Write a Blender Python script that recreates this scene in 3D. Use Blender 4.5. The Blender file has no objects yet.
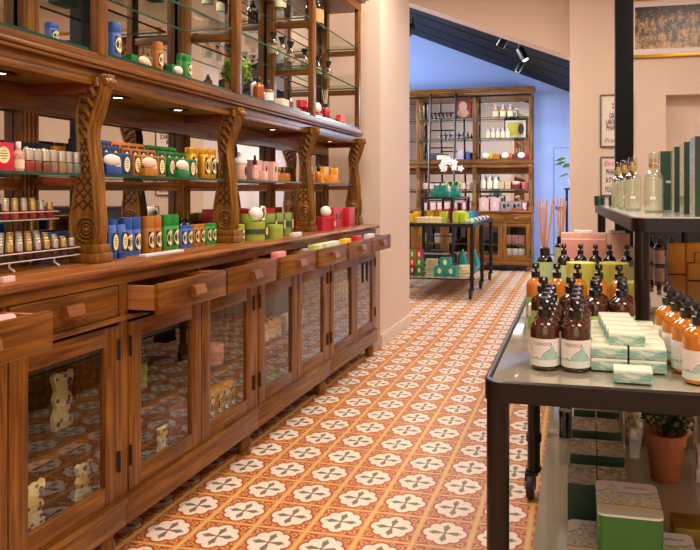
import bpy, bmesh, math, random
from mathutils import Vector, Matrix
random.seed(7)
PI = math.pi
SC = bpy.context.scene
COL = SC.collection
# ------------------------------------------------------------------ node helpers
def lin(c):
    return tuple((v/12.92 if v <= .04045 else ((v+.055)/1.055)**2.4) for v in c)
def rgb(r, g, b):
    return lin((r/255, g/255, b/255)) + (1,)

class X:
    """a socket or number with arithmetic that makes Math nodes"""
    def __init__(s, nt, v): s.nt, s.v = nt, v
    def op(s, o, *a):
        n = s.nt.nodes.new('ShaderNodeMath'); n.operation = o
        for i, q in enumerate((s,)+a):
            q = q.v if isinstance(q, X) else q
            if isinstance(q, (int, float)): n.inputs[i].default_value = q
            else: s.nt.links.new(q, n.inputs[i])
        return X(s.nt, n.outputs[0])
    def __add__(s, o): return s.op('ADD', o)
    def __sub__(s, o): return s.op('SUBTRACT', o)
    def __mul__(s, o): return s.op('MULTIPLY', o)
    def __truediv__(s, o): return s.op('DIVIDE', o)
    def __rsub__(s, o): return (s*-1)+o
    def abs(s): return s.op('ABSOLUTE')
    def frac(s): return s.op('FRACT')
    def sqrt(s): return s.op('SQRT')
    def cos(s): return s.op('COSINE')
    def min(s, o): return s.op('MINIMUM', o)
    def max(s, o): return s.op('MAXIMUM', o)
    def atan2(s, o): return s.op('ARCTAN2', o)
    def below(s, lim, soft=.012):      # 1 where s < lim
        q = ((s*-1) + lim)*(1/soft) + .5
        n = q.op('ADD', 0.0); n.v.node.use_clamp = True
        return n
def new_mat(name):
    m = bpy.data.materials.new(name); m.use_nodes = True
    nt = m.node_tree; b = nt.nodes['Principled BSDF']
    return m, nt, b
def mixc(nt, fac, a, b):
    n = nt.nodes.new('ShaderNodeMix'); n.data_type = 'RGBA'
    for i, v in ((0, fac), (6, a), (7, b)):
        v = v.v if isinstance(v, X) else v
        if isinstance(v, (int, float, tuple)): n.inputs[i].default_value = v
        else: nt.links.new(v, n.inputs[i])
    return n.outputs[2]
def objco(nt):
    n = nt.nodes.new('ShaderNodeTexCoord'); return n.outputs['Object']
def sep(nt, v):
    n = nt.nodes.new('ShaderNodeSeparateXYZ'); nt.links.new(v, n.inputs[0])
    return [X(nt, o) for o in n.outputs]
def noise(nt, vec, scale, detail=3, scl=(1, 1, 1), dist=0):
    mp = nt.nodes.new('ShaderNodeMapping'); mp.inputs['Scale'].default_value = scl
    nt.links.new(vec, mp.inputs[0])
    n = nt.nodes.new('ShaderNodeTexNoise'); n.inputs['Scale'].default_value = scale
    n.inputs['Detail'].default_value = detail; n.inputs['Distortion'].default_value = dist
    nt.links.new(mp.outputs[0], n.inputs['Vector'])
    return n.outputs['Fac']
def ramp(nt, fac, stops):
    n = nt.nodes.new('ShaderNodeValToRGB')
    while len(n.color_ramp.elements) < len(stops): n.color_ramp.elements.new(.5)
    for e, (p, c) in zip(n.color_ramp.elements, stops): e.position = p; e.color = c
    fac = fac.v if isinstance(fac, X) else fac
    nt.links.new(fac, n.inputs[0]); return n.outputs[0]
def bump(nt, b, h, strength=.2, dist=.002):
    n = nt.nodes.new('ShaderNodeBump'); n.inputs['Strength'].default_value = strength
    n.inputs['Distance'].default_value = dist
    nt.links.new(h.v if isinstance(h, X) else h, n.inputs['Height']); nt.links.new(n.outputs[0], b.inputs['Normal'])

_M = {}
def plain(name, col, rough=.5, metal=0, var=.06, spec=.5, emit=0, coat=0):
    """one colour with a faint procedural variation"""
    if name in _M: return _M[name]
    m, nt, b = new_mat(name)
    c = rgb(*col)
    f = noise(nt, objco(nt), 24, 2)
    dark = tuple(v*(1-var) for v in c[:3])+(1,); lite = tuple(min(1, v*(1+var)) for v in c[:3])+(1,)
    nt.links.new(mixc(nt, f, dark, lite), b.inputs['Base Color'])
    b.inputs['Roughness'].default_value = rough; b.inputs['Metallic'].default_value = metal
    b.inputs['Specular IOR Level'].default_value = spec
    b.inputs['Coat Weight'].default_value = coat; b.inputs['Coat Roughness'].default_value = .08
    if emit:
        b.inputs['Emission Color'].default_value = c; b.inputs['Emission Strength'].default_value = emit
    _M[name] = m; return m
def wood(name, axis, dark, mid, lite, rough=.36, bstr=.12):
    if name in _M: return _M[name]
    m, nt, b = new_mat(name)
    v = objco(nt)
    s = [14, 14, 14]; s[axis] = 1.0
    n1 = noise(nt, v, 3.2, 5, tuple(s), .6)
    s2 = [60, 60, 60]; s2[axis] = 2.2
    n2 = noise(nt, v, 2.5, 3, tuple(s2))
    n3 = noise(nt, v, 2.3, 2)
    f = X(nt, n1)*.62 + X(nt, n2)*.22 + X(nt, n3)*.22
    nt.links.new(ramp(nt, f, [(.36, rgb(*dark)), (.53, rgb(*mid)), (.68, rgb(*lite))]), b.inputs['Base Color'])
    b.inputs['Roughness'].default_value = rough
    b.inputs['Coat Weight'].default_value = .14; b.inputs['Coat Roughness'].default_value = .2; b.inputs['Specular IOR Level'].default_value = .35
    bump(nt, b, f, bstr, .004)
    _M[name] = m; return m
def thin_glass(name, tint, edge=1.45, refl=1.0, rough=.01, glint=0):
    """pane glass: transparent with fresnel reflection"""
    if name in _M: return _M[name]
    m, nt, b = new_mat(name)
    nt.nodes.remove(b); out = nt.nodes['Material Output']
    t = nt.nodes.new('ShaderNodeBsdfTransparent'); t.inputs[0].default_value = tint
    g = nt.nodes.new('ShaderNodeBsdfGlossy'); g.inputs['Roughness'].default_value = rough
    g.inputs[0].default_value = (1, 1, 1, 1)
    f = nt.nodes.new('ShaderNodeFresnel'); f.inputs[0].default_value = edge
    ge = nt.nodes.new('ShaderNodeNewGeometry'); k = (X(nt, f.outputs[0])*refl).min(1) * (X(nt, ge.outputs['Backfacing'])*-1+1)
    if glint:
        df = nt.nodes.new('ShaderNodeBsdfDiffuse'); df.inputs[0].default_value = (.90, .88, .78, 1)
        m0 = nt.nodes.new('ShaderNodeMixShader'); m0.inputs[0].default_value = glint
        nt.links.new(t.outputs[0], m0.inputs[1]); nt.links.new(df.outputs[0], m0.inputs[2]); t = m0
    mx = nt.nodes.new('ShaderNodeMixShader')
    nt.links.new(k.v, mx.inputs[0]); nt.links.new(t.outputs[0], mx.inputs[1]); nt.links.new(g.outputs[0], mx.inputs[2])
    nt.links.new(mx.outputs[0], out.inputs[0])
    _M[name] = m; return m
def amber(name, col, rough=.07, trans=.25):
    if name in _M: return _M[name]
    m, nt, b = new_mat(name)
    f = noise(nt, objco(nt), 9, 2)
    c = rgb(*col)
    nt.links.new(mixc(nt, f, tuple(v*.75 for v in c[:3])+(1,), tuple(min(1, v*1.25) for v in c[:3])+(1,)), b.inputs['Base Color'])
    b.inputs['Roughness'].default_value = rough
    b.inputs['Transmission Weight'].default_value = trans
    b.inputs['Coat Weight'].default_value = .6; b.inputs['Coat Roughness'].default_value = .03
    _M[name] = m; return m

# ------------------------------------------------------------------ materials
WD, WM, WL = (68, 38, 7), (116, 69, 17), (154, 100, 34)
WX = wood('oak_along_x', 0, WD, WM, WL); WZ = wood('oak_along_z', 2, WD, WM, WL); WY = wood('oak_along_y', 1, WD, WM, WL)
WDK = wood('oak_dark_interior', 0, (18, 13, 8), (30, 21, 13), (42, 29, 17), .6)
CARV = wood('carved_oak', 2, (78, 48, 12), (124, 80, 24), (160, 110, 42), .4)
CARVD = wood('carving_groove', 2, (34, 18, 5), (56, 32, 9), (74, 44, 14), .5)
KNOBW = wood('knob_oak', 0, (98, 56, 22), (130, 78, 36), (152, 96, 50), .42)
DRAWW = wood('drawer_side', 1, (140, 88, 44), (170, 112, 62), (190, 132, 80), .5)
IRON = plain('iron_brown', (44, 28, 24), .38, .3, coat=.2)
BLACK = plain('black_metal', (16, 15, 15), .4, .2)
BLKPL = plain('black_plastic', (14, 13, 13), .28, 0, coat=.3)
STEEL = plain('steel', (150, 148, 145), .25, 1)
RUBBER = plain('rubber', (38, 36, 36), .6)
CREAM = plain('cream_paper', (236, 222, 180), .6)
WHITE = plain('white_paper', (238, 234, 228), .55)
GOLD = plain('gold_cap', (222, 190, 126), .3, .6)
SILV = plain('silver_cap', (214, 208, 198), .3, .6)
MIRROR = None
def mk_mirror():
    m, nt, b = new_mat('mirror_silver')
    b.inputs['Metallic'].default_value = 1; b.inputs['Roughness'].default_value = .012
    f = noise(nt, objco(nt), 3, 2)
    nt.links.new(mixc(nt, f, (.80, .79, .76, 1), (.86, .85, .82, 1)), b.inputs['Base Color'])
    return m
MIRROR = mk_mirror()
GEDGE = plain('glass_edge', (22, 74, 62), .15, 0, coat=.4)
SHELFG = thin_glass('shelf_glass', (.90, .96, .93, 1), 1.4, .8)
DOORG = thin_glass('door_glass', (.90, .90, .86, 1), 1.6, 1.5)
CLEAR = thin_glass('clear_bottle_glass', (.86, .88, .82, 1), 1.75, 1.5, .03)
ACRYL = thin_glass('acrylic', (.93, .92, .92, 1), 1.4, 1.5)

# ------------------------------------------------------------------ mesh builder
class MB:
    def __init__(s): s.v, s.f, s.m = [], [], []
    def add(s, vs, fs, mi=0):
        o = len(s.v); s.v += [tuple(p) for p in vs]
        s.f += [tuple(i+o for i in f) for f in fs]; s.m += [mi]*len(fs); return s
    def box(s, x0, x1, y0, y1, z0, z1, b=0, mi=0):
        if b <= 0:
            vs = [(x, y, z) for z in (z0, z1) for y in (y0, y1) for x in (x0, x1)]
            return s.add(vs, [(0, 2, 3, 1), (4, 5, 7, 6), (0, 1, 5, 4), (2, 6, 7, 3), (0, 4, 6, 2), (1, 3, 7, 5)], mi)
        bm = bmesh.new(); bmesh.ops.create_cube(bm, size=1)
        for q in bm.verts:
            q.co = Vector(((x0+x1)/2+q.co.x*(x1-x0), (y0+y1)/2+q.co.y*(y1-y0), (z0+z1)/2+q.co.z*(z1-z0)))
        bmesh.ops.bevel(bm, geom=bm.edges[:], offset=b, segments=2, affect='EDGES', profile=.6)
        bm.verts.index_update()
        s.add([q.co for q in bm.verts], [[q.index for q in f.verts] for f in bm.faces], mi); bm.free(); return s
    def prism(s, poly, a, b, axis='y', mi=0):
        n = len(poly)
        def P(p, t):
            return {'y': (p[0], t, p[1]), 'x': (t, p[0], p[1]), 'z': (p[0], p[1], t)}[axis]
        vs = [P(p, a) for p in poly]+[P(p, b) for p in poly]
        fs = [tuple(range(n))[::-1], tuple(range(n, 2*n))]+[(i, (i+1) % n, n+(i+1) % n, n+i) for i in range(n)]
        return s.add(vs, fs, mi)
    def lathe(s, prof, c=(0, 0, 0), n=20, mi=0, cap=True, sx=1, sy=1, axis='z'):
        vs, fs = [], []
        for r, z in prof:
            for k in range(n):
                a = 2*PI*k/n; p = (r*math.cos(a)*sx, r*math.sin(a)*sy, z)
                if axis == 'y': p = (p[0], z, p[1])
                if axis == 'x': p = (z, p[0], p[1])
                vs.append((p[0]+c[0], p[1]+c[1], p[2]+c[2]))
        for i in range(len(prof)-1):
            for k in range(n):
                a, b2 = i*n+k, i*n+(k+1) % n
                fs.append((a, b2, b2+n, a+n))
        if cap:
            if prof[0][0] > 1e-6: fs.append(tuple(range(n))[::-1])
            if prof[-1][0] > 1e-6: fs.append(tuple(range((len(prof)-1)*n, len(prof)*n)))
        return s.add(vs, fs, mi)
    def cyl(s, c, r, z0, z1, n=16, mi=0, axis='z', sx=1, sy=1):
        return s.lathe([(r, z0), (r, z1)], c, n, mi, True, sx, sy, axis)
    def sph(s, c, r, n=14, mi=0, sx=1, sy=1, sz=1):
        prof = [(r*math.sin(PI*i/8)+1e-5, -r*math.cos(PI*i/8)*sz) for i in range(9)]
        return s.lathe(prof, c, n, mi, True, sx, sy)
    def tube(s, pts, r, n=8, mi=0, closed=False):
        pts = [Vector(p) for p in pts]; m = len(pts); vs, fs = [], []
        rr = r if isinstance(r, (list, tuple)) else [r]*m
        for i, p in enumerate(pts):
            a = pts[i-1] if (i > 0 or closed) else p
            b2 = pts[(i+1) % m] if (i < m-1 or closed) else p
            d = (b2-a).normalized() if (b2-a).length > 1e-9 else Vector((0, 0, 1))
            u = d.cross(Vector((0, 0, 1)) if abs(d.z) < .9 else Vector((1, 0, 0))).normalized(); w = d.cross(u)
            for k in range(n):
                q = 2*PI*k/n; vs.append(p+u*(rr[i]*math.cos(q))+w*(rr[i]*math.sin(q)))
        for i in range(m if closed else m-1):
            j = (i+1) % m
            for k in range(n):
                fs.append((i*n+k, i*n+(k+1) % n, j*n+(k+1) % n, j*n+k))
        if not closed: fs += [tuple(range(n))[::-1], tuple(range((m-1)*n, m*n))]
        return s.add(vs, fs, mi)
    def ellipse(s, c, w, h, n=18, mi=0, face='-y', r=None):
        """flat (or wrapped on a cylinder of radius r about c's x/y axis) ellipse facing -y"""
        vs = [(0, 0)]+[(w*math.cos(2*PI*k/n), h*math.sin(2*PI*k/n)) for k in range(n)]
        if r: pts = [(c[0]+r*math.sin(x/r), c[1]-r*math.cos(x/r), c[2]+z) for x, z in vs]
        else: pts = [(c[0]+x, c[1], c[2]+z) for x, z in vs]
        return s.add(pts, [(0, 1+k, 1+(k+1) % n) for k in range(n)], mi)
    def patch(s, c, r, a0, a1, z0, z1, n=14, mi=0, nz=1):
        """cylindrical shell patch; angle 0 faces -y"""
        vs, fs = [], []
        for i in range(n+1):
            a = a0+(a1-a0)*i/n
            for j in range(nz+1):
                vs.append((c[0]+r*math.sin(a), c[1]-r*math.cos(a), c[2]+z0+(z1-z0)*j/nz))
        w = nz+1
        for i in range(n):
            for j in range(nz): fs.append((i*w+j, (i+1)*w+j, (i+1)*w+j+1, i*w+j+1))
        return s.add(vs, fs, mi)
    def rrect(s, x0, x1, y0, y1, z0, z1, r, n=5, mi=0, b=0):
        poly = []
        for cx, cy, a0 in ((x1-r, y1-r, 0), (x0+r, y1-r, 90), (x0+r, y0+r, 180), (x1-r, y0+r, 270)):
            for k in range(n+1):
                a = math.radians(a0+90*k/n); poly.append((cx+r*math.cos(a), cy+r*math.sin(a)))
        return s.prism(poly, z0, z1, 'z', mi)
    def xf(s, mat, i0=0):
        for i in range(i0, len(s.v)): s.v[i] = tuple(mat @ Vector(s.v[i]))
        return s
    def mesh(s, name, mats, flat=False, ang=38):
        me = bpy.data.meshes.new(name); me.from_pydata(s.v, [], s.f)
        for m in (mats if isinstance(mats, (list, tuple)) else [mats]): me.materials.append(m)
        me.polygons.foreach_set('material_index', s.m)
        bm = bmesh.new(); bm.from_mesh(me); bmesh.ops.recalc_face_normals(bm, faces=bm.faces[:]); bm.to_mesh(me); bm.free()
        if not flat:
            me.polygons.foreach_set('use_smooth', [True]*len(me.polygons)); me.set_sharp_from_angle(angle=math.radians(ang))
        me.update(); return me
    def build(s, name, mats, parent=None, **k):
        o = bpy.data.objects.new(name, s.mesh(name, mats, **k)); COL.objects.link(o)
        if parent is not None: o.parent = parent
        return o
def link(name, me, parent=None):
    o = bpy.data.objects.new(name, me); COL.objects.link(o)
    if parent is not None: o.parent = parent
    return o
def tag(o, label, cat, group=None, kind=None):
    if label: o['label'] = label
    if cat: o['category'] = cat
    if group: o['group'] = group
    if kind: o['kind'] = kind
    return o
def thing(name, label, cat, loc=(0, 0, 0), rz=0, group=None):
    o = bpy.data.objects.new(name, None); COL.objects.link(o); o.empty_display_size = .05
    o.location = loc; o.rotation_euler = (0, 0, rz)
    return tag(o, label, cat, group)
def struct(name, mb, m, **k):
    o = mb.build(name, m, **k); o['kind'] = 'structure'; return o
_KIDS = {}
def dup(root, loc, rz=0, label=None, group=None, scale=None):
    r = root.copy(); COL.objects.link(r)
    for ch in list(root.children):
        c = ch.copy(); COL.objects.link(c); c.parent = r
        for g in list(ch.children):
            d = g.copy(); COL.objects.link(d); d.parent = c
    r.location = loc; r.rotation_euler = (0, 0, rz)
    r.scale = scale or (1, 1, 1)
    if 'group' in r.keys(): del r['group']
    if label: r['label'] = label
    if group: r['group'] = group
    return r
class Kind:
    """first put() makes the thing, later ones copy it"""
    def __init__(s, make): s.make, s.p = make, None
    def put(s, loc, rz=0, label=None, group=None, scale=None):
        if s.p is None:
            s.p = s.make(); o = s.p; o.location = loc; o.rotation_euler = (0, 0, rz)
            if scale: o.scale = scale
            if label: o['label'] = label
            if group: o['group'] = group
            return o
        return dup(s.p, loc, rz, label, group, scale)
ORD = 'first second third fourth fifth sixth seventh eighth ninth tenth eleventh twelfth'.split()
def text_mesh(body, size, mat, name='lettering', depth=.0004, align='CENTER', shear=0, wrap_r=None, sx=1, bold=0):
    """text standing in the xz plane facing -y, centred on the origin"""
    cu = bpy.data.curves.new('t', 'FONT'); cu.body = body; cu.size = size; cu.align_x = align; cu.align_y = 'CENTER'
    cu.extrude = depth; cu.shear = shear; cu.offset = bold; cu.resolution_u = 2
    o = bpy.data.objects.new('t', cu); COL.objects.link(o)
    bpy.context.view_layer.update()
    me = bpy.data.meshes.new_from_object(o.evaluated_get(bpy.context.evaluated_depsgraph_get()))
    bpy.data.objects.remove(o); bpy.data.curves.remove(cu)
    me.name = name
    for v in me.vertices:
        x, y, z = v.co.x*sx, v.co.y, v.co.z
        if wrap_r: v.co = ((wrap_r+z)*math.sin(x/wrap_r), -(wrap_r+z)*math.cos(x/wrap_r), y)
        else: v.co = (x, -z, y)
    me.materials.clear(); me.materials.append(mat); return me
# ------------------------------------------------------------------ camera
TH, CZ = .2193, 1.2444
cd = bpy.data.cameras.new('camera'); cam = bpy.data.objects.new('camera', cd); COL.objects.link(cam)
cam.location = (0, 0, CZ); cam.rotation_euler = (PI/2, 0, TH)
cd.sensor_width = 36; cd.lens = 672.03/700*36; cd.shift_x = -(428-350)/700; cd.shift_y = -(275-192.59)/700
cd.clip_start = .05; SC.camera = cam
# ------------------------------------------------------------------ floor
def tile_mat():
    m, nt, b = new_mat('patterned_cement_tile')
    co = sep(nt, objco(nt))
    tx = (co[0] + (1.0741+20))/.2 + .5; ty = (co[1] - (2.4109-20))/.2 + .5
    x = tx.frac() - .5; y = ty.frac() - .5
    ax, ay = x.abs(), y.abs()
    r = (x*x + y*y).sqrt(); ph = y.atan2(x)
    tm, pm = ax.max(ay), ax.min(ay)
    d1 = ((tm-.252)*(tm-.252)+pm*pm).sqrt() - .150; d2 = ((ax-.192)*(ax-.192)+(ay-.192)*(ay-.192)).sqrt() - .112
    d = d1.min(d2).min(r-.24)
    white = d.below(0); ring = d.below(.03)
    # green cross: four arms that widen outwards and end in a point
    t = ax.max(ay); p = ax.min(ay)
    w1 = (t-.03)*.30 + .012; w2 = (t*-1+.285)*1.1
    arm = (p - w1.min(w2)).below(0, .014)
    neck = (p-.012).below(0, .01) * t.below(.30)
    arm = arm.max(neck)
    dot = r.below(.034)
    tip = ((t-.285)*(t-.285)+p*p).sqrt().below(.022)
    # red scrolls in the corners
    cx, cy = (ax*-1)+.5, (ay*-1)+.5
    def ringat(px, py, rad, th):
        q = ((cx-px)*(cx-px) + (cy-py)*(cy-py)).sqrt() - rad
        return q.abs().below(th)
    def blob(px, py, rad): return ((cx-px)*(cx-px)+(cy-py)*(cy-py)).sqrt().below(rad)
    def blob(px, py, rad): return ((cx-px)*(cx-px)+(cy-py)*(cy-py)).sqrt().below(rad)
    curl = ringat(.165, .165, .050, .016).max(ringat(.325, .095, .036, .013)).max(ringat(.095, .325, .036, .013)).max(blob(.085, .085, .026)).max(blob(.45, .05, .022)).max(blob(.05, .45, .022)) * d.abs().op('GREATER_THAN', .055)
    curl = curl.max(((d-.058).abs()).below(.008)*.7)
    sc = (curl*-1+1) * ax.below(.446) * ay.below(.466)
    yel = rgb(222, 166, 92); red = rgb(176, 78, 46); wht = rgb(238, 218, 198); grn = rgb(122, 112, 92)
    v = objco(nt)
    ground = mixc(nt, noise(nt, v, 7, 3), rgb(206, 156, 84), rgb(216, 170, 100))
    c = mixc(nt, sc, ground, red)
    c = mixc(nt, ring, c, red)
    c = mixc(nt, white, c, wht)
    c = mixc(nt, arm, c, grn)
    c = mixc(nt, dot.max(tip), c, red)
    gx = (ax*-1+.5).below(.010, .008); gy = (ay*-1+.5).below(.008, .008)
    c = mixc(nt, gx.max(gy)*.5, c, rgb(236, 200, 140))
    # tiles vary a little, and the surface is worn
    cell = nt.nodes.new('ShaderNodeTexWhiteNoise'); cell.noise_dimensions = '2D'
    cmb = nt.nodes.new('ShaderNodeCombineXYZ'); nt.links.new(tx.op('FLOOR').v, cmb.inputs[0]); nt.links.new(ty.op('FLOOR').v, cmb.inputs[1])
    nt.links.new(cmb.outputs[0], cell.inputs['Vector'])
    hs = nt.nodes.new('ShaderNodeHueSaturation'); nt.links.new(c, hs.inputs['Color'])
    val = X(nt, cell.outputs['Value'])*.10 + X(nt, noise(nt, v, 1.4, 3))*.14 + .86
    nt.links.new(val.v, hs.inputs['Value'])
    nt.links.new(hs.outputs[0], b.inputs['Base Color'])
    rr = X(nt, noise(nt, v, 9, 3))*.15 + .36
    nt.links.new(rr.v, b.inputs['Roughness']); b.inputs['Specular IOR Level'].default_value = .35
    return m
def wall_mat(name, col, var=.03):
    m, nt, b = new_mat(name); v = objco(nt)
    c = rgb(*col); f = X(nt, noise(nt, v, 1.3, 4))*.7 + X(nt, noise(nt, v, 40, 2))*.3
    nt.links.new(mixc(nt, f, tuple(q*(1-var) for q in c[:3])+(1,), tuple(min(1, q*(1+var)) for q in c[:3])+(1,)), b.inputs['Base Color'])
    b.inputs['Roughness'].default_value = .7; bump(nt, b, noise(nt, v, 90, 3), .06, .001)
    return m
W_BEI = wall_mat('plaster_beige', (224, 202, 184)); W_BLUE = wall_mat('plaster_blue_lit', (148, 170, 222)); W_CEIL = wall_mat('plaster_ceiling', (232, 222, 210))  # the far wall's blue takes the cool light into its base colour
W_SKIRT = wall_mat('skirting_paint', (226, 208, 190))
struct('floor', MB().box(-4.75, 2.75, -2.35, 11.2, -.1, 0), tile_mat())
struct('wall_left', MB().box(-2.12, -2.0, -2.2, 5.19, 0, 3.4), W_BEI)
struct('wall_left_mid', MB().box(-2.12, -1.55, 5.19, 6.15, 0, 4.2), W_BEI)
fw = MB().box(-.072, .766, 6.3, 6.6, 0, 3.6).box(1.35, 2.6, 6.3, 6.6, 0, 3.6).box(.766, 1.35, 6.3, 6.6, 0, 1.535).box(.766, 1.35, 6.3, 6.6, 2.113, 3.6).box(.766, 1.35, 6.46, 6.6, 1.535, 2.113)
struct('wall_far_right', fw, W_BEI)
def hz(x): return 2.557 - .385*(x+.073)
struct('wall_upper', MB().prism([(-2.12, hz(-2.12)), (.4, hz(.4)), (.4, 4.4), (-2.12, 4.4)], 6.6, 6.85, 'y'), W_BEI)
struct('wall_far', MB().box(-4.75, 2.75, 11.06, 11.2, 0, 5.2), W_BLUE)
struct('wall_far_left', MB().box(-4.75, -4.6, 6.15, 11.06, 0, 5.2), W_BEI)
struct('wall_mid', MB().box(-4.6, -2.12, 6.01, 6.15, 0, 5.2), W_BEI)
struct('wall_right', MB().box(2.6, 2.75, -2.2, 11.06, 0, 3.6), W_BEI)
struct('wall_right', MB().box(.75, .90, 6.6, 11.06, 0, 3.6), W_BEI)
struct('wall_back', MB().box(-2.12, 2.75, -2.35, -2.2, 0, 3.4), W_BEI)
struct('ceiling', MB().box(-2.12, 2.75, -2.35, 6.6, 3.3, 3.42), W_CEIL)
def sz(x): return 2.917 - .408*(x+.278)
cl = MB()
PLK = wood('roof_gap_wood', 0, (60, 34, 20), (92, 52, 30), (110, 66, 40), .6)
cl.prism([(-4.7, sz(-4.7)+.06), (2.75, sz(2.75)+.06), (2.75, sz(2.75)+.2), (-4.7, sz(-4.7)+.2)], 6.86, 11.2, 'y', 1)
y = 6.86
while y < 11:
    cl.prism([(-4.7, sz(-4.7)), (2.75, sz(2.75)), (2.75, sz(2.75)+.06), (-4.7, sz(-4.7)+.06)], y, y+.655, 'y', 0); y += .70
struct('ceiling_far', cl, [plain('black_boards', (9, 9, 11), .6, spec=.2), PLK])
bb = MB().box(-1.55, -1.534, 5.19, 6.15, 0, .10).box(-1.534, -1.530, 5.19, 6.15, 0, .085)
struct('baseboard_left', bb, W_SKIRT)
struct('baseboard_right', MB().box(-.072, 2.6, 6.284, 6.3, 0, .10), W_SKIRT)
# flush door in the far wall
dr = MB().box(-.372, .52, 11.048, 11.062, 0, 1.96, .003)
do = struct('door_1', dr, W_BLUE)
sh = MB().box(-.382, -.372, 11.054, 11.063, 0, 1.97).box(-.382, .53, 11.054, 11.063, 1.96, 1.97).build('door_gap', plain('door_gap_grey', (92, 98, 140), .8), do)
hd = MB().cyl((-.325, 0, 1.0), .022, 11.025, 11.05, 14, axis='y').tube([(-.325, 11.01, 1.0), (-.19, 11.01, 1.0)], .010).build('door_handle', BLACK, do)
tag(MB().box(-.60, -.49, 11.045, 11.061, .99, 1.07, .004).build('light_switch', plain('switch_plate', (176, 180, 214), .4)), 'pale square light switch plate on the blue far wall', 'switch')
# black steel column in front of the end wall
cb = MB().box(.261, .385, 4.95, 5.08, 0, 3.3, .004).build('steel_column', plain('column_black', (7, 7, 7), .6, spec=.15)); cb['kind'] = 'structure'; cb.name = 'trim_1'
# ------------------------------------------------------------------ lights
def area(n, loc, size, w, col=(1, .80, .60), rot=(0, 0, 0), sy=None):
    l = bpy.data.lights.new(n, 'AREA'); l.energy = w; l.size = size; l.color = col
    if sy: l.shape = 'RECTANGLE'; l.size_y = sy
    o = bpy.data.objects.new(n, l); COL.objects.link(o); o.location = loc; o.rotation_euler = rot; return o
def spot(n, loc, w, col=(1, .74, .48), ang=100, rot=(0, 0, 0), r=.03, blend=.6):
    l = bpy.data.lights.new(n, 'SPOT'); l.energy = w; l.color = col; l.spot_size = math.radians(ang); l.spot_blend = blend; l.shadow_soft_size = r
    o = bpy.data.objects.new(n, l); COL.objects.link(o); o.location = loc; o.rotation_euler = rot; return o
WARM = (1, .88, .76)
area('back_fill', (.3, -2.1, 1.6), 2.6, 20, (1, .94, .88), (math.radians(90), 0, 0), 2.0)  # unseen soft fill, added to lift the goods under the raised shelf
area('lamp_aisle', (-.80, .7, 3.25), .7, 11, WARM)
area('lamp_aisle', (-.95, 2.8, 3.25), .7, 46, WARM)
area('lamp_aisle', (-.95, 4.8, 3.25), .7, 32, WARM)
area('lamp_right', (1.0, 1.1, 3.25), .8, 50, WARM)
area('lamp_right', (1.3, 4.0, 3.25), .8, 42, WARM)
area('lamp_back', (.2, -1.3, 3.2), 1.2, 20, WARM)
area('lamp_far_room', (-1.6, 8.3, 3.2), 1.0, 66, (1, .94, .94))
area('lamp_far_room', (.0, 8.4, 2.45), .7, 14, (1, .94, .92))
# daylight added as unseen cool lamps washes the wall and the floor
area('blue_fill', (.45, 9.4, 2.32), .5, 60, (.68, .80, 1), (0, math.radians(50), 0))
area('blue_fill', (-4.3, 9.2, 2.6), 1.8, 150, (.68, .80, 1), (0, math.radians(-95), math.radians(12)))
wd = bpy.data.worlds.new('world'); SC.world = wd; wd.use_nodes = True
wd.node_tree.nodes['Background'].inputs[0].default_value = (.9, .85, .8, 1); wd.node_tree.nodes['Background'].inputs[1].default_value = .09
SC.view_settings.view_transform = 'Standard'; SC.view_settings.look = 'None'; SC.view_settings.exposure = .04
SC.cycles.max_bounces = 10; SC.cycles.transparent_max_bounces = 24; SC.cycles.caustics_reflective = False; SC.cycles.caustics_refractive = False
SC.cycles.sample_clamp_indirect = 4
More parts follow.
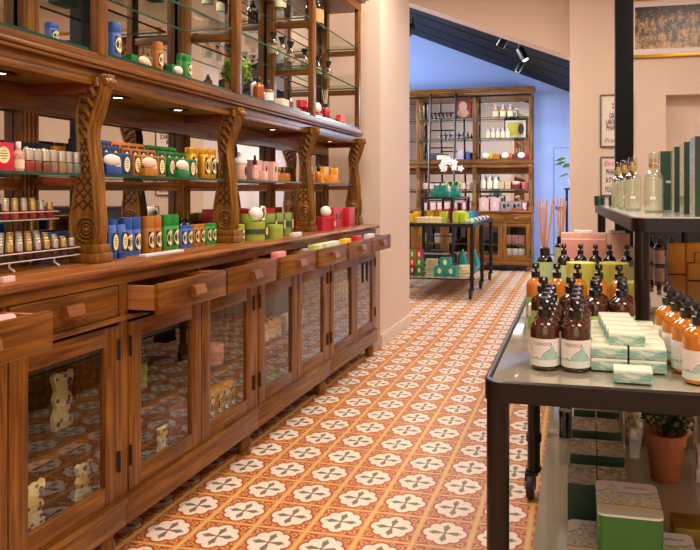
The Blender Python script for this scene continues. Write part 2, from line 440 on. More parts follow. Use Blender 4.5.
# ------------------------------------------------------------------ the carved shop cabinets (local: x along the front, y into the wall, z up)
def carved_bracket(parent, px, zt=1.655):
    """S-curved carved bracket standing on the counter; carved cheeks, ribbed front"""
    Y0, w = .10, .023
    prof = [(1.06, .012, .112), (1.085, .004, .118), (1.13, .0, .122), (1.175, .002, .118), (1.218, .008, .110), (1.28, .010, .098), (1.34, .016, .090), (1.41, .026, .088), (1.46, .030, .094), (1.524, .006, .098), (1.583, -.014, .080), (1.625, -.024, .055), (1.645, -.030, .035), (zt, -.026, .020)]
    prof = [(z, f, bk-.006*min(1, max(0, (1.66-z)/.1))) for z, f, bk in prof]
    # resample smoothly
    P = []
    for i in range(len(prof)-1):
        for k in range(4):
            t = k/4; a, b2 = prof[i], prof[i+1]; P.append(tuple(a[j]+(b2[j]-a[j])*t for j in range(3)))
    P.append(prof[-1])
    for _ in range(3):
        P = [P[0]]+[tuple((P[i-1][j]+2*P[i][j]+P[i+1][j])/4 for j in range(3)) for i in range(1, len(P)-1)]+[P[-1]]
    mb = MB()
    poly = [(Y0+f, z) for z, f, bk in P]+[(Y0+bk, z) for z, f, bk in P[::-1]]
    n = len(P)
    # body as quad strips (left and right cheek, front, back)
    vs, fs = [], []
    for z, f, bk in P:
        for x in (px-w, px+w):
            for yy in (Y0+f, Y0+bk): vs.append((x, yy, z))
    for i in range(n-1):
        a, b2 = i*4, i*4+4
        fs += [(a, a+1, b2+1, b2), (a+2, b2+2, b2+3, a+3), (a, b2, b2+2, a+2), (a+1, a+3, b2+3, b2+1)]
    fs += [(0, 2, 3, 1), (4*n-4, 4*n-3, 4*n-1, 4*n-2)]
    mb.add(vs, fs)
    # three ribs down the front and the curled leaf at the top
    for dx in (-.0125, 0, .0125):
        mb.tube([(px+dx, Y0+f-.001, z) for z, f, bk in P[1:-1]], .0068, 8)
    for dx, rr in ((-.016, .015), (.016, .015), (0, .019)):
        mb.lathe([(1e-4, -.014), (rr*.8, -.012), (rr, 0), (rr*.8, .012), (1e-4, .014)], (px+dx, Y0-.026, 1.628), 12, axis='x')
    # base block in two steps
    mb.box(px-.042, px+.042, Y0-.010, Y0+.104, 1.0, 1.034, .006).box(px-.037, px+.037, Y0-.004, Y0+.100, 1.034, 1.064, .006)
    o = mb.build('bracket', CARV, parent)
    # carving on both cheeks: rim, lattice, leaves, rosette
    def at(z):
        for i in range(n-1):
            if P[i][0] <= z <= P[i+1][0]:
                t = (z-P[i][0])/max(1e-9, P[i+1][0]-P[i][0]); return P[i][1]+(P[i+1][1]-P[i][1])*t, P[i][2]+(P[i+1][2]-P[i][2])*t
        return P[-1][1], P[-1][2]
    for s in (-1, 1):
        cv, cr = MB(), MB()
        x = px+s*(w+.0005)
        cr.tube([(x, Y0+f+.009, z) for z, f, bk in P[1:-1]], .0065, 6); cr.tube([(x, Y0+bk-.005, z) for z, f, bk in P[1:-1]], .0065, 6)
        def pt(z, t):
            f, bk = at(z); f += .016; bk -= .010
            return (x, Y0+f+(bk-f)*t, z)
        zs = [1.185+.040*i for i in range(7)]
        for i, z in enumerate(zs[:-1]):
            for a, b2 in ((0, .5), (.5, 1)):
                cv.tube([pt(z+.040*0, a), pt(z+.034, b2)], .0030, 5); cv.tube([pt(z, b2), pt(z+.034, a)], .0030, 5)
        for i in range(6):
            z = 1.43+.036*i
            cr.tube([pt(z, .1), pt(z+.03, .45), pt(z+.036, .85), pt(z+.02, .98)], [.012, .010, .007, .002], 6)
            cv.tube([pt(z-.012, .15), pt(z+.016, .5), pt(z+.022, .95)], .0042, 5)
        for rr, th in ((.042, .006), (.028, .005), (.015, .005)):
            q = [(x, Y0+.047+rr*math.cos(2*PI*k/20), 1.115+rr*math.sin(2*PI*k/20)) for k in range(20)]
            cr.tube(q, th, 6, closed=True)
        cr.sph((x, Y0+.047, 1.115), .009)
        for rr in (.035, .0215):
            cv.tube([(x, Y0+.047+rr*math.cos(2*PI*k/18), 1.115+rr*math.sin(2*PI*k/18)) for k in range(18)], .0028, 5, closed=True)
        cr.build('carved_relief', CARV, o); cv.build('carved_groove', CARVD, o)
    return o
KNOB = None
def cabinet_base(name, label, x0, x1, root_loc, rz, sz=1, pull=(.12, .12), first=False, group=None):
    """one two-door unit of the base with its two drawers"""
    t = thing(name, label, 'cabinet', root_loc, rz, group); t.scale = (1, 1, sz)
    L, R = x0, x1; mid = (x0+x1)/2
    c = MB()
    for a, b2 in ((L, L+.022), (R-.022, R)): c.box(a, b2, 0, .03, .20, .965)
    MB().box(mid-.008, mid+.008, .006, .03, .82, .94).build('drawer_divider', WZ, t)
    c.box(L, L+.02, .03, .42, .12, .96).box(R-.02, R, .03, .42, .12, .96).box(L+.015, R-.015, .05, .41, .115, .135)
    c.build('carcass', WZ, t)
    MB().box(L+.001, R-.001, .012, .029, .80, .828).build('drawer_rail', WX, t); MB().box(L+.001, R-.001, -.002, .029, .934, .9655).build('top_rail', WX, t)
    for zz in (.70, .405):  # fill strips without fixtures, added to brighten the cabinet interior
        pl_ = bpy.data.lights.new('cabinet_fill', 'AREA'); pl_.energy = .2; pl_.shape = 'RECTANGLE'; pl_.size = (R-L)*.8; pl_.size_y = .03; pl_.color = (1, .82, .6)
        lo = bpy.data.objects.new('cabinet_fill', pl_); COL.objects.link(lo); lo.parent = t; lo.location = (mid, .06, zz); lo.rotation_euler = (math.radians(18), 0, 0)
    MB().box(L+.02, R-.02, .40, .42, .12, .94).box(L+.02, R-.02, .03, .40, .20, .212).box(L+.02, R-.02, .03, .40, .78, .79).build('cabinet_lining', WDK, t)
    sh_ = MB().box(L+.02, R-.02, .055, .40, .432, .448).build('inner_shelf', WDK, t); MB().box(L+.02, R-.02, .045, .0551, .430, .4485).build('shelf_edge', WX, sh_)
    b = MB().box(L, R, -.012, .02, .105, .186, .003).box(L, R, -.022, .02, .186, .202, .004).box(L, R, -.004, .02, .202, .212)
    b.build('plinth_rail', WX, t)
    MB().box(L, R, -.014, .012, .808, .824, .005).build('moulding', WX, t)
    for xx in ((L+.05, R-.05) if first else (R-.05,)):
        for yy in (.035, .37):
            MB().lathe([(.030, .105), (.034, .094), (.026, .082), (.034, .062), (.036, .045), (.028, .016), (.032, .010), (.032, 0)], (xx, yy, 0), 16).build('foot', WZ, t)
    for i, (a, b2) in enumerate(((L+.026, mid-.002), (mid+.002, R-.026))):
        sw = .067
        d = MB().box(a, a+sw, -.004, .02, .212, .796, .003).box(b2-sw, b2, -.004, .02, .212, .796, .003)
        d.box(a+sw-.001, b2-sw+.001, -.003, .019, .212, .272, .003, 1).box(a+sw-.001, b2-sw+.001, -.003, .019, .736, .796, .003, 1)
        o = d.build('door', [WZ, WX], t)
        MB().box(a+sw-.004, b2-sw+.004, .007, .011, .268, .740).build('pane', DOORG, o)
        hx = a+.004 if i == 0 else b2-.004
        for zz in (.30, .68):
            MB().cyl((hx, -.007, zz), .0055, 0, .07, 8).build('hinge', BLACK, o)
    for i, (a, b2) in enumerate(((L+.026, mid-.010), (mid+.010, R-.026))):
        pl = pull[i]
        z0, z1 = .826, .930
        o = MB().box(a, b2, -pl, -pl+.018, z0, z1, .002).build('drawer', WX, t)
        q = MB()
        for xa in (a+.006, b2-.020): q.box(xa, xa+.014, -pl+.018, -pl+.36, z0+.004, z1-.008)
        q.box(a+.02, b2-.02, -pl+.345, -pl+.36, z0+.004, z1-.02).box(a+.006, b2-.006, -pl+.018, -pl+.36, z0+.004, z0+.012)
        q.build('drawer_box', DRAWW, o)
        m2 = (a+b2)/2
        k = MB().prism([(-pl, .862), (-pl-.016, .858), (-pl-.030, .868), (-pl-.020, .900), (-pl, .900)], m2-.036, m2+.036, 'x')
        k.build('knob', KNOBW, o)
    return t
def counter(name, label, x0, x1, loc, rz, sz=1):
    c = MB()
    prof = [(.44, .966), (-.004, .966), (-.018, .970), (-.026, .978), (-.030, .986), (-.028, .994), (-.020, 1.0), (.44, 1.0)]
    c.prism(prof, x0-.005, x1+.012, 'x')
    o = c.build(name, wood('countertop_wood', 0, (92, 50, 17), (134, 78, 33), (166, 106, 52), .27)); o.location = loc; o.rotation_euler = (0, 0, rz); o.scale = (1, 1, sz)
    return tag(o, label, 'countertop')
def hutch(name, label, px, loc, rz, sz=1, skip_bracket=(), lights=True, poff=0, boff=0):
    t = thing(name, label, 'shelving', loc, rz); t.scale = (1, 1, sz)
    A, B = px[0]-.03, px[-1]+.03
    for i, p in enumerate(px):
        if i not in skip_bracket: carved_bracket(t, p+(boff if i == 1 else 0))
        up = p+(poff if i < len(px)-1 else 0)
        r = MB().box(p-.038, p+.038, .375, .41, 1.0, 1.62)
        for k in range(4): r.tube([(p-.027+.018*k, .374, 1.01), (p-.027+.018*k, .374, 1.53)], .006, 6)
        r.build('rear_post', WZ, t)
        RW = wood('oak_along_y_red', 1, (86, 36, 14), (118, 56, 22), (140, 76, 36)); MB().box(p-.022, p+.022, .14, .39, 1.588, 1.621, .003).build('cross_rail', RW, t); MB().box(p-.012, p+.012, .18, .39, 1.265, 1.296).build('cross_rail', RW, t)
        f = MB().box(up-.025, up+.025, .105, .140, 1.725, 2.63, .004)
        f.build('front_post', WZ, t)
        MB().box(p-.027, p+.027, .36, .405, 1.725, 2.63, .004).build('back_post', WZ, t)
        [MB().box(up-.016, up+.016, .141, .36, q, q+.037, .003).build('partition_rail', WY, t) for q in (1.991, 2.291)]
    MB().box(A, B, .37, .40, 1.53, 1.62).build('lintel', WX, t); MB().box(A, B, .385, .405, 1.252, 1.29).build('rear_rail', WX, t)
    MB().box(A, B, .13, .42, 1.622, 1.64).build('soffit', wood('soffit_oak_lit', 0, (110, 76, 22), (140, 100, 34), (164, 124, 52), .45), t)  # lighter, yellower oak paints in the downlights' glow on the soffit
    s2 = MB().box(A, B, .124, .145, 1.640, 1.672).box(A, B, .118, .145, 1.616, 1.640, .003).box(A-.004, B+.004, .098, .14, 1.672, 1.684, .004).box(A-.008, B+.008, .088, .14, 1.684, 1.700, .006).box(A, B, .108, .41, 1.700, 1.728)
    s2.build('cornice', WX, t)
    s2 = MB().box(A, B, .105, .41, 2.63, 2.70).box(A-.02, B+.02, .075, .41, 2.70, 2.725, .006).box(A-.04, B+.04, .05, .41, 2.725, 2.755, .008)
    s2.build('crown_moulding', WX, t)
    MB().box(A+.02, B-.02, .412, .418, 1.0, 1.62).build('mirror', MIRROR, t); MB().box(A+.02, B-.02, .412, .418, 1.728, 2.63).build('mirror', MIRROR, t)
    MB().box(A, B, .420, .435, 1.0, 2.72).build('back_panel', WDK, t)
    for i in range(len(px)-1):
        a, b2 = px[i]+.04, px[i+1]-.04
        for z, y0, y1 in ((1.300, .14, .372), (1.729, .110, .36), (2.030, .110, .36), (2.330, .110, .36)):
            g = MB().box(a if z < 1.5 else a-.008, b2 if z < 1.5 else b2+.008, y0, y1, z, z+.010)
            g.m = [0, 0, 1, 1, 1, 1]
            g.build('glass_shelf', [SHELFG, GEDGE], t)
        if lights:
            for k, q in enumerate((.30, .76)):
                if i == 2 and k == 0: continue
                xx = a+(b2-a)*q
                d = MB().lathe([(.018, 1.6215), (.046, 1.6215), (.050, 1.6175), (.022, 1.6165), (.018, 1.6215)], (xx, .255, 0), 20, cap=False)
                o = d.build('downlight', BLACK, t)
                MB().cyl((xx, .255, 0), .019, 1.6185, 1.6205, 16).build('lamp_disc', plain('lamp_glow', (255, 226, 180), .4, emit=9), o)
                sl = bpy.data.lights.new('downlight_beam', 'SPOT'); sl.energy = 5; sl.color = (1, .78, .5); sl.spot_size = math.radians(120); sl.spot_blend = .7; sl.shadow_soft_size = .025
                so = bpy.data.objects.new('downlight_beam', sl); COL.objects.link(so); so.parent = t; so.location = (xx, .255, 1.612)
    return t
LX = [1.06, 2.02, 2.99, 3.96, 4.90]
LW = (-1.52, 0, 0); LR = PI/2
pulls = [(.0, .0), (.12, .12), (.12, .13), (.13, .13)]
pulls[0] = (.155, .0)
blabels = ['antique oak base cabinet below the nail polish trays, one of its drawers shut', 'antique oak base cabinet with two half open drawers, below the blue tubes and talc bottles', 'antique oak base cabinet below the ribboned green boxes, its drawers half open', 'antique oak base cabinet at the far end beside the wall pier']
BASES = []
for i in range(4):
    BASES.append(cabinet_base('base_cabinet', blabels[i], LX[i], LX[i+1]+(.06 if i == 3 else 0), LW, LR, 1, pulls[i], i == 0, 'oak base cabinets along the long counter'))
counter('countertop', 'polished oak countertop running along the long antique base cabinets', LX[0], 4.965, LW, LR)
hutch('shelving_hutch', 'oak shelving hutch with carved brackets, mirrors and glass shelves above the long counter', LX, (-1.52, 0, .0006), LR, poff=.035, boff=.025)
# the same furniture against the far wall
FY = 10.62
FX = [-4.3, -3.46, -2.56, -1.63, -.73]
for i, l in enumerate(['oak base cabinet of the far wall unit, farthest behind the pier', 'oak base cabinet of the far wall unit, mostly behind the pier', 'glass door oak base cabinet of the far unit, behind the trolley', 'glass door oak base cabinet at the far unit end beside the blue wall']):
    if i == 0: continue
    cabinet_base('base_cabinet', l, FX[i], FX[i+1]+(.03 if i == 3 else 0), (0, FY, 0), 0, .955, (0, 0), i == 1, 'oak base cabinets against the far wall')
counter('countertop', 'oak countertop of the far wall cabinet behind the trolley', FX[1], FX[4]+.03, (0, FY, 0), 0, .955)
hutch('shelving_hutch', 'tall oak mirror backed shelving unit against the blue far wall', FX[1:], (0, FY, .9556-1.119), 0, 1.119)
# ladder leaning on the far hutch
ld = thing('ladder', 'slim dark library ladder hooked on the rail of the far shelving unit', 'ladder', (-2.12, 10.42, 0))
for dx in (-.205, .205): MB().tube([(dx, .02-.12, 0), (dx, .22, 2.80), (dx, .245, 2.835), (dx, .262, 2.815)], .018, 8).build('stile', BLACK if dx > 0 else IRON, ld)
for k in range(9):
    z = .28+.28*k; MB().tube([(-.205, -.10+.32*z/2.8, z), (.205, -.10+.32*z/2.8, z)], .012, 6).build('rung', BLACK, ld)
tag(MB().tube([(-3.46, 10.68, 2.79), (-.72, 10.68, 2.79)], .014, 8).build('ladder_rail', BLACK), 'thin dark ladder rail along the top of the far shelving unit', 'rail')
# ------------------------------------------------------------------ shop goods: kinds
LABC = plain('label_cream', (240, 226, 172), .55); LABD = plain('label_dark', (34, 40, 30), .5); LABL = plain('label_lines', (120, 108, 70), .6)
def oval_label(parent, z, w, h, y, r=None, dark=True, name='oval_label'):
    m = MB()
    if dark:
        if r: m.patch((0, 0, 0), r+.0005, -w*1.06/r, w*1.06/r, z-h*1.06, z+h*1.06, 10, 1)
        else: m.add([(-w*1.2, y-.0004, z-h*1.15), (w*1.2, y-.0004, z-h*1.15), (w*1.2, y-.0004, z+h*1.15), (-w*1.2, y-.0004, z+h*1.15)], [(0, 1, 2, 3)], 1)
    if r: m.ellipse((0, 0, z), w, h, 20, 0, r=r+.0012)
    else: m.ellipse((0, y-.0010, z), w, h, 20, 0)
    for k, dz in enumerate((.45, .15, -.15, -.45)):
        ww = w*(.42 if k in (0, 3) else .62)
        if r: m.patch((0, 0, 0), r+.0016, -ww/r, ww/r, z+h*dz, z+h*dz+h*.09, 6, 2)
        else: m.add([(-ww, y-.0014, z+h*dz), (ww, y-.0014, z+h*dz), (ww, y-.0014, z+h*dz+h*.09), (-ww, y-.0014, z+h*dz+h*.09)], [(0, 1, 2, 3)], 2)
    return m.build(name, [LABC, LABD, LABL], parent)
def mk_soapbox(col, w=.050, d=.044, h=.082, dark=True, lab=True, nm='soap_box'):
    def f():
        t = thing(nm, None, 'box')
        MB().box(-w/2, w/2, -d/2, d/2, 0, h, .0015).build('carton', col, t)
        if lab: oval_label(t, h*.5, w*.33, h*.36, -d/2, None, dark)
        return t
    return f
def mk_talc(col, capc, r=.021, h=.135, caph=.04):
    def f():
        t = thing('talc_bottle', None, 'bottle')
        MB().lathe([(r*.96, 0), (r, .004), (r, h-caph), (r*.95, h-caph+.002)], n=20).build('body', col, t)
        MB().lathe([(r*.97, h-caph+.002), (r*.99, h-caph+.005), (r*.99, h-.008), (r*.93, h-.002), (r*.6, h)], n=20).build('cap', capc, t)
        oval_label(t, (h-caph)*.52, r*.74, (h-caph)*.33, 0, r)
        return t
    return f
def mk_tube(col, capc, w=.022, h=.125):
    def f():
        t = thing('cream_tube', None, 'tube')
        vs = []; m = MB(); n = 20
        prof = [(w, .014, .020), (w, .016, .05), (w, .012, .09), (w*1.02, .0025, h)]
        for rx, ry, z in prof:
            for k in range(n): vs.append((rx*math.cos(2*PI*k/n), ry*math.sin(2*PI*k/n), z))
        fs = [(i*n+k, i*n+(k+1) % n, (i+1)*n+(k+1) % n, (i+1)*n+k) for i in range(3) for k in range(n)]+[tuple(range(n))[::-1], tuple(range(3*n, 4*n))]
        m.add(vs, fs).build('body', col, t)
        MB().lathe([(w*.8, 0), (w*.84, .002), (w*.84, .02)], n=18, sy=.8).build('cap', capc, t)
        oval_label(t, .062, w*.62, .030, -.0165, None, True)
        return t
    return f
def mk_polish(col, capc, r=.0120, h=.054, nm='nail_polish'):
    gm = amber('polish_'+nm+str(col), col, .06, .1)
    def f():
        t = thing(nm, None, 'nail polish')
        MB().lathe([(r*.9, 0), (r, .003), (r, h*.42), (r*.75, h*.47), (r*.5, h*.5)], n=12).build('bottle', gm, t)
        MB().lathe([(r*.86, h*.50), (r*.88, h*.52), (r*.88, h*.98), (r*.8, h)], n=12).build('cap', capc, t)
        return t
    return f
def mk_soapbar(col, rx=.044, rz=.022, ry=.010):
    def f():
        t = MB().sph((0, 0, rz), rz, 18, 0, rx/rz, ry/rz, 1).build('soap_bar', col); return tag(t, None, 'soap')
    return f
def mk_pump(body, labm, capm, r=.034, hb=.095, nm='pump_bottle', lab=(.006, .07), txt=None, loop=False, noz=True, top=.165):
    def f():
        t = thing(nm, None, 'pump bottle')
        MB().lathe([(r*.93, 0), (r, .004), (r, hb), (r*.96, hb+.006), (r*.80, hb+.014), (r*.52, hb+.020), (r*.40, hb+.024), (r*.38, hb+.032)], n=24).build('bottle', body, t)
        if lab:
            o = MB().patch((0, 0, 0), r+.0006, -PI*.8, PI*.8, lab[0], lab[1], 28).build('label', labm, t)
            if txt: link('label_lettering', txt, o)
        MB().lathe([(r*.44, hb+.026), (r*.47, hb+.028), (r*.47, hb+.044), (r*.40, hb+.046), (r*.16, hb+.047), (r*.14, top-.016)], n=16).build('collar', capm, t)
        p = MB().lathe([(r*.36, top-.018), (r*.40, top-.015), (r*.40, top-.004), (r*.32, top)], n=14)
        if noz: p.tube([(0, 0, top-.009), (r*.2, -r*.5, top-.008), (r*.36, -r*.86, top-.010), (r*.39, -r*.93, top-.018)], [.006, .0055, .005, .004], 8)
        p.build('pump_head', capm, t)
        return t
    return f
def mk_dropper(body, capm, r=.017, h=.10, lab=None):
    def f():
        t = thing('dropper_bottle', None, 'bottle')
        MB().lathe([(r*.95, 0), (r, .003), (r, h*.5), (r*.8, h*.57), (r*.45, h*.6), (r*.45, h*.63)], n=18).build('bottle', body, t)
        MB().lathe([(r*.52, h*.62), (r*.55, h*.64), (r*.55, h*.78), (r*.36, h*.8), (r*.33, h*.94), (r*.2, h)], n=14).build('dropper', capm, t)
        if lab: MB().patch((0, 0, 0), r+.0005, -1.9, 1.9, h*.08, h*.42, 14).build('label', lab, t)
        return t
    return f
def mk_drum(col, rib=None, r=.045, h=.06, ribc=None, hexa=False):
    def f():
        t = thing('round_gift_box', None, 'gift box'); n = 8 if hexa else 32
        MB().lathe([(r*.97, 0), (r*.97, h*.68)], n=n).build('box_body', col, t)
        MB().lathe([(r, h*.66), (r, h), (r*.985, h+.001)], n=n).build('lid', col, t)
        if rib:
            q = MB().patch((0, 0, 0), r+.0012, -.2, .2, .002, h, 4).patch((0, 0, 0), r+.0012, -PI*.99, PI*.99, h*.36, h*.62, 40).box(-r*.2, r*.2, -r, r, h+.001, h+.002)
            q.build('ribbon', rib, t)
        if ribc: oval_label(t, h*.5, r*.22, h*.22, 0, r+.0022, False)
        return t
    return f
def mk_carton(w, d, h, col, deco=None, lab=None, nm='carton'):
    def f():
        t = thing(nm, None, 'box')
        MB().box(-w/2, w/2, -d/2, d/2, 0, h, .0012).build('carton_body', col, t)
        if deco: deco(t, w, d, h)
        return t
    return f
def flat_patch(t, name, mat, x0, x1, z0, z1, y, side=False):
    m = MB()
    if side: m.add([(y, x0, z0), (y, x1, z0), (y, x1, z1), (y, x0, z1)], [(0, 1, 2, 3)])
    else: m.add([(x0, y, z0), (x1, y, z0), (x1, y, z1), (x0, y, z1)], [(0, 1, 2, 3)])
    return m.build(name, mat, t)
CB = plain('carton_blue', (36, 70, 140), .4); CO = plain('carton_orange', (180, 112, 32), .42); CG = plain('carton_green', (18, 122, 46), .42); CNV = plain('carton_navy', (26, 36, 58), .4)
CY = plain('carton_yellow', (238, 176, 40), .42); CR = plain('carton_red', (196, 34, 50), .4); CP = plain('carton_pink', (236, 186, 172), .5); CRD = plain('carton_crimson', (206, 26, 62), .4)
CDB = plain('cap_blue', (42, 86, 166), .3); CGN = plain('cap_green', (20, 140, 50), .3); COR = plain('cap_orange', (184, 114, 36), .3); CGD = plain('tin_gold', (206, 152, 44), .3, .5); CLB = plain('tube_blue', (70, 110, 190), .35)
PEACH = plain('soap_peach', (240, 204, 178), .45); SOAPW = plain('soap_white', (242, 226, 214), .45)
PUFF = plain('powder_puff', (248, 240, 232), .9, 0, .03)
LGR = plain('box_lime_green', (160, 178, 62), .5); OLV = plain('box_olive_green', (132, 150, 50), .5); DRIB = plain('ribbon_dark', (62, 76, 66), .5)
AMB = amber('amber_glass', (176, 88, 26)); AMBD = amber('brown_glass', (74, 36, 14), .06, .12); ORG = amber('orange_liquid', (224, 134, 36), .08, .25); PINKL = amber('pink_liquid', (240, 170, 160), .1, .2)
def at(X, Y, z, rz=PI/2): return (X, Y, z), rz
ZS, ZC, ZU, ZU2 = 1.3112, 1.0005, 1.7402, 2.0412
F = PI/2          # facing the aisle
# --- niche shelf, first bay: little bottles and boxes
def crim(t, w, d, h): oval_label(t, h*.55, w*.3, h*.3, -d/2, None, False)
K = Kind(mk_carton(.075, .05, .085, CRD, crim))
K.put((-1.715, 1.70, ZS), F, 'crimson carton with cream oval label at the start of the niche shelf')
k = Kind(mk_pump(PINKL, CREAM, WHITE, .016, .045, 'small_bottle', (.008, .036), None, False, False, .085)); k.put((-1.70, 1.765, ZS), F, 'small pink bottle with white cap beside the crimson carton')
pc = [(170, 60, 52), (150, 82, 60), (150, 86, 66), (176, 130, 120), (180, 150, 90), (170, 150, 140), (140, 158, 130), (136, 160, 140)]
for i, c in enumerate(pc[:7]):
    Kind(mk_polish(c, SILV, .0155, .073, 'perfume_vial')).put((-1.70-.004*(i % 2), 1.805+.0345*i, ZS), F, 'silver capped glass vial, %s of the row on the niche shelf' % ORD[i], 'silver capped vials on the niche shelf')['category'] = 'bottle'
for i in range(2):
    Kind(mk_soapbox(CNV, .066, .03, .105)).put((-1.842, 1.93+.075*i, ZS), F, 'navy soap carton with oval label behind the vials, %s' % ('first' if i == 0 else 'second'), 'navy cartons on the niche shelf')
tag(MB().box(-.02, .02, -.02, .02, 0, .10, .002).build('carton', CY), 'plain yellow carton between the navy cartons and the bracket', 'box').location = (-1.83, 2.07+.0, ZS)
# (the bracket stands on the counter in front of the shelf edge)
t = thing('flat_box', 'tall navy flat box leaning by the first bracket', 'box', (-1.755, 2.084, ZS), F); MB().box(-.012, .014, -.03, .03, 0, .128, .002).build('carton', CNV, t)
# --- niche shelf, second bay: three families of soap cartons in rising rows
for fam, (col, y0, nm, n) in enumerate(((CB, 2.130, 'blue', 3), (CO, 2.300, 'orange', 4), (CG, 2.530, 'green', 5))):
    kf = Kind(mk_soapbox(col)); kb = Kind(mk_soapbox(col, .050, .044, .110)); kc = Kind(mk_soapbox(col, .050, .044, .135))
    nn = n if fam else 3
    for i in range(nn if fam < 2 else 4):
        kf.put((-1.705, y0+.024+.0525*i, ZS), F, '%s soap carton with cream oval, %s in the front row of the niche shelf' % (nm, ORD[i]), nm+' soap cartons')
    for i in range(nn if fam < 2 else 4):
        kb.put((-1.755, y0+.024+.0525*i, ZS), F, '%s soap carton, %s in the raised middle row of the niche shelf' % (nm, ORD[i]), nm+' soap cartons')
        kc.put((-1.805, y0+.024+.0525*i, ZS), F, '%s soap carton, %s in the highest back row of the niche shelf' % (nm, ORD[i]), nm+' soap cartons')
for (yy, c, nm) in ((2.150, SOAPW, 'white oval soap propped on the blue cartons'), (2.370, PEACH, 'peach oval soap propped on the orange cartons'), (2.600, SOAPW, 'pale oval soap propped on the green cartons')):
    o = mk_soapbar(c)(); o.location = (-1.666, yy, ZS+.030); o.rotation_euler = (0, 0, F); o['label'] = nm
    bc = {2.150: CB, 2.370: CO, 2.600: CG}[yy]
    q = MB().box(-.040, .040, -.012, .016, 0, .030, .001).build('soap_stand', bc); q.location = (-1.668, yy, ZS); q.rotation_euler = (0, 0, F)
    tag(q, nm.split(' oval')[0].replace('white', 'low blue').replace('peach', 'low orange').replace('pale', 'low green')+' carton stand under the propped oval soap', 'stand')
k = Kind(mk_talc(CGD, CGD, .027, .140, .03))
for i in range(3): k.put((-1.70-.03*(i == 0), 2.770+.0565*i, ZS), F, 'gold cylindrical talc tin with oval label, %s beside the bracket' % ORD[i], 'gold talc tins')
# --- niche shelf, third bay
Kind(mk_dropper(AMBD, BLKPL, .019, .11)).put((-1.74, 3.085, ZS), F, 'brown bottle with black top half hidden by the middle bracket')
t = thing('candle_jar', 'blush glass jar with white domed lid and black emblem', 'jar', (-1.72, 3.205, ZS), F)
MB().lathe([(.034, 0), (.036, .003), (.036, .085)], n=24).build('jar_body', plain('blush_glass', (240, 202, 186), .2, coat=.5), t)
MB().lathe([(.038, .085), (.039, .092), (.034, .104), (.020, .114), (.008, .117), (.008, .126), (.012, .134), (.008, .143), (.001, .146)], n=24).build('domed_lid', WHITE, t)
MB().ellipse((0, 0, .045), .013, .024, 20, 0, r=.0372).build('emblem', LABD, t)
Kind(mk_pump(PINKL, CP, BLKPL, .020, .062, 'pump_bottle', (.008, .05), None, False, True, .118)).put((-1.76, 3.30, ZS), F, 'small pink pump bottle beside the white lidded jar')
Kind(mk_dropper(PINKL, BLKPL, .021, .135, CP)).put((-1.70, 3.335, ZS), F, 'pink dropper bottle with tall black dropper on the niche shelf')
def pinkdeco(t, w, d, h): MB().ellipse((0, -d/2-.0008, h*.62), w*.16, h*.16).build('emblem', LABD, t)
tag(MB().box(-.025, .025, -.02, .02, 0, .05, .0015).build('carton', CP), 'tiny pink carton in front of the tall pink cartons', 'box').location = (-1.69, 3.40, ZS)
kk = Kind(mk_carton(.085, .06, .115, CP)); kk.put((-1.775, 3.47, ZS), F, 'plain pale pink carton beside the dropper bottle'); 
kk = Kind(mk_carton(.062, .06, .112, CP, pinkdeco))
kk.put((-1.77, 3.555, ZS), F, 'pale pink carton with dark emblem, first of two', 'pink cartons with emblem'); kk.put((-1.745, 3.624, ZS), F, 'pale pink carton with dark emblem, second of two', 'pink cartons with emblem')
for i, y in enumerate((3.70, 3.765, 3.83)): Kind(mk_dropper(AMB, BLKPL, .022, .088, CO)).put((-1.74, y, ZS), F, 'squat amber bottle with black cap before the third bracket, %s' % ORD[i], 'squat amber bottles')
# --- niche shelf, fourth bay
Kind(mk_pump(AMB, CO, WHITE, .024, .055, 'small_bottle', (.006, .045), None, False, False, .09)).put((-1.72, 4.16, ZS), F, 'amber bottle with white ball cap by the third bracket')
Kind(mk_dropper(ORG, BLKPL, .024, .125)).put((-1.70, 4.245, ZS), F, 'amber bottle with tall black dropper beside the yellow cartons')
def ydeco(t, w, d, h): flat_patch(t, 'printed_band', plain('amber_print', (150, 92, 20), .5), w*.1, w*.35, h*.35, h*.98, -d/2-.0006)
Kind(mk_carton(.16, .07, .118, CY, ydeco)).put((-1.785, 4.55, ZS), F, 'wide yellow carton with amber band on the niche shelf')
Kind(mk_carton(.10, .04, .060, plain('carton_amber', (224, 140, 26), .42))).put((-1.70, 4.52, ZS), F, 'low amber carton standing before the wide yellow carton')
Kind(mk_carton(.055, .07, .115, CY, ydeco)).put((-1.76, 4.69, ZS), F, 'narrow yellow carton at the end of the niche shelf')
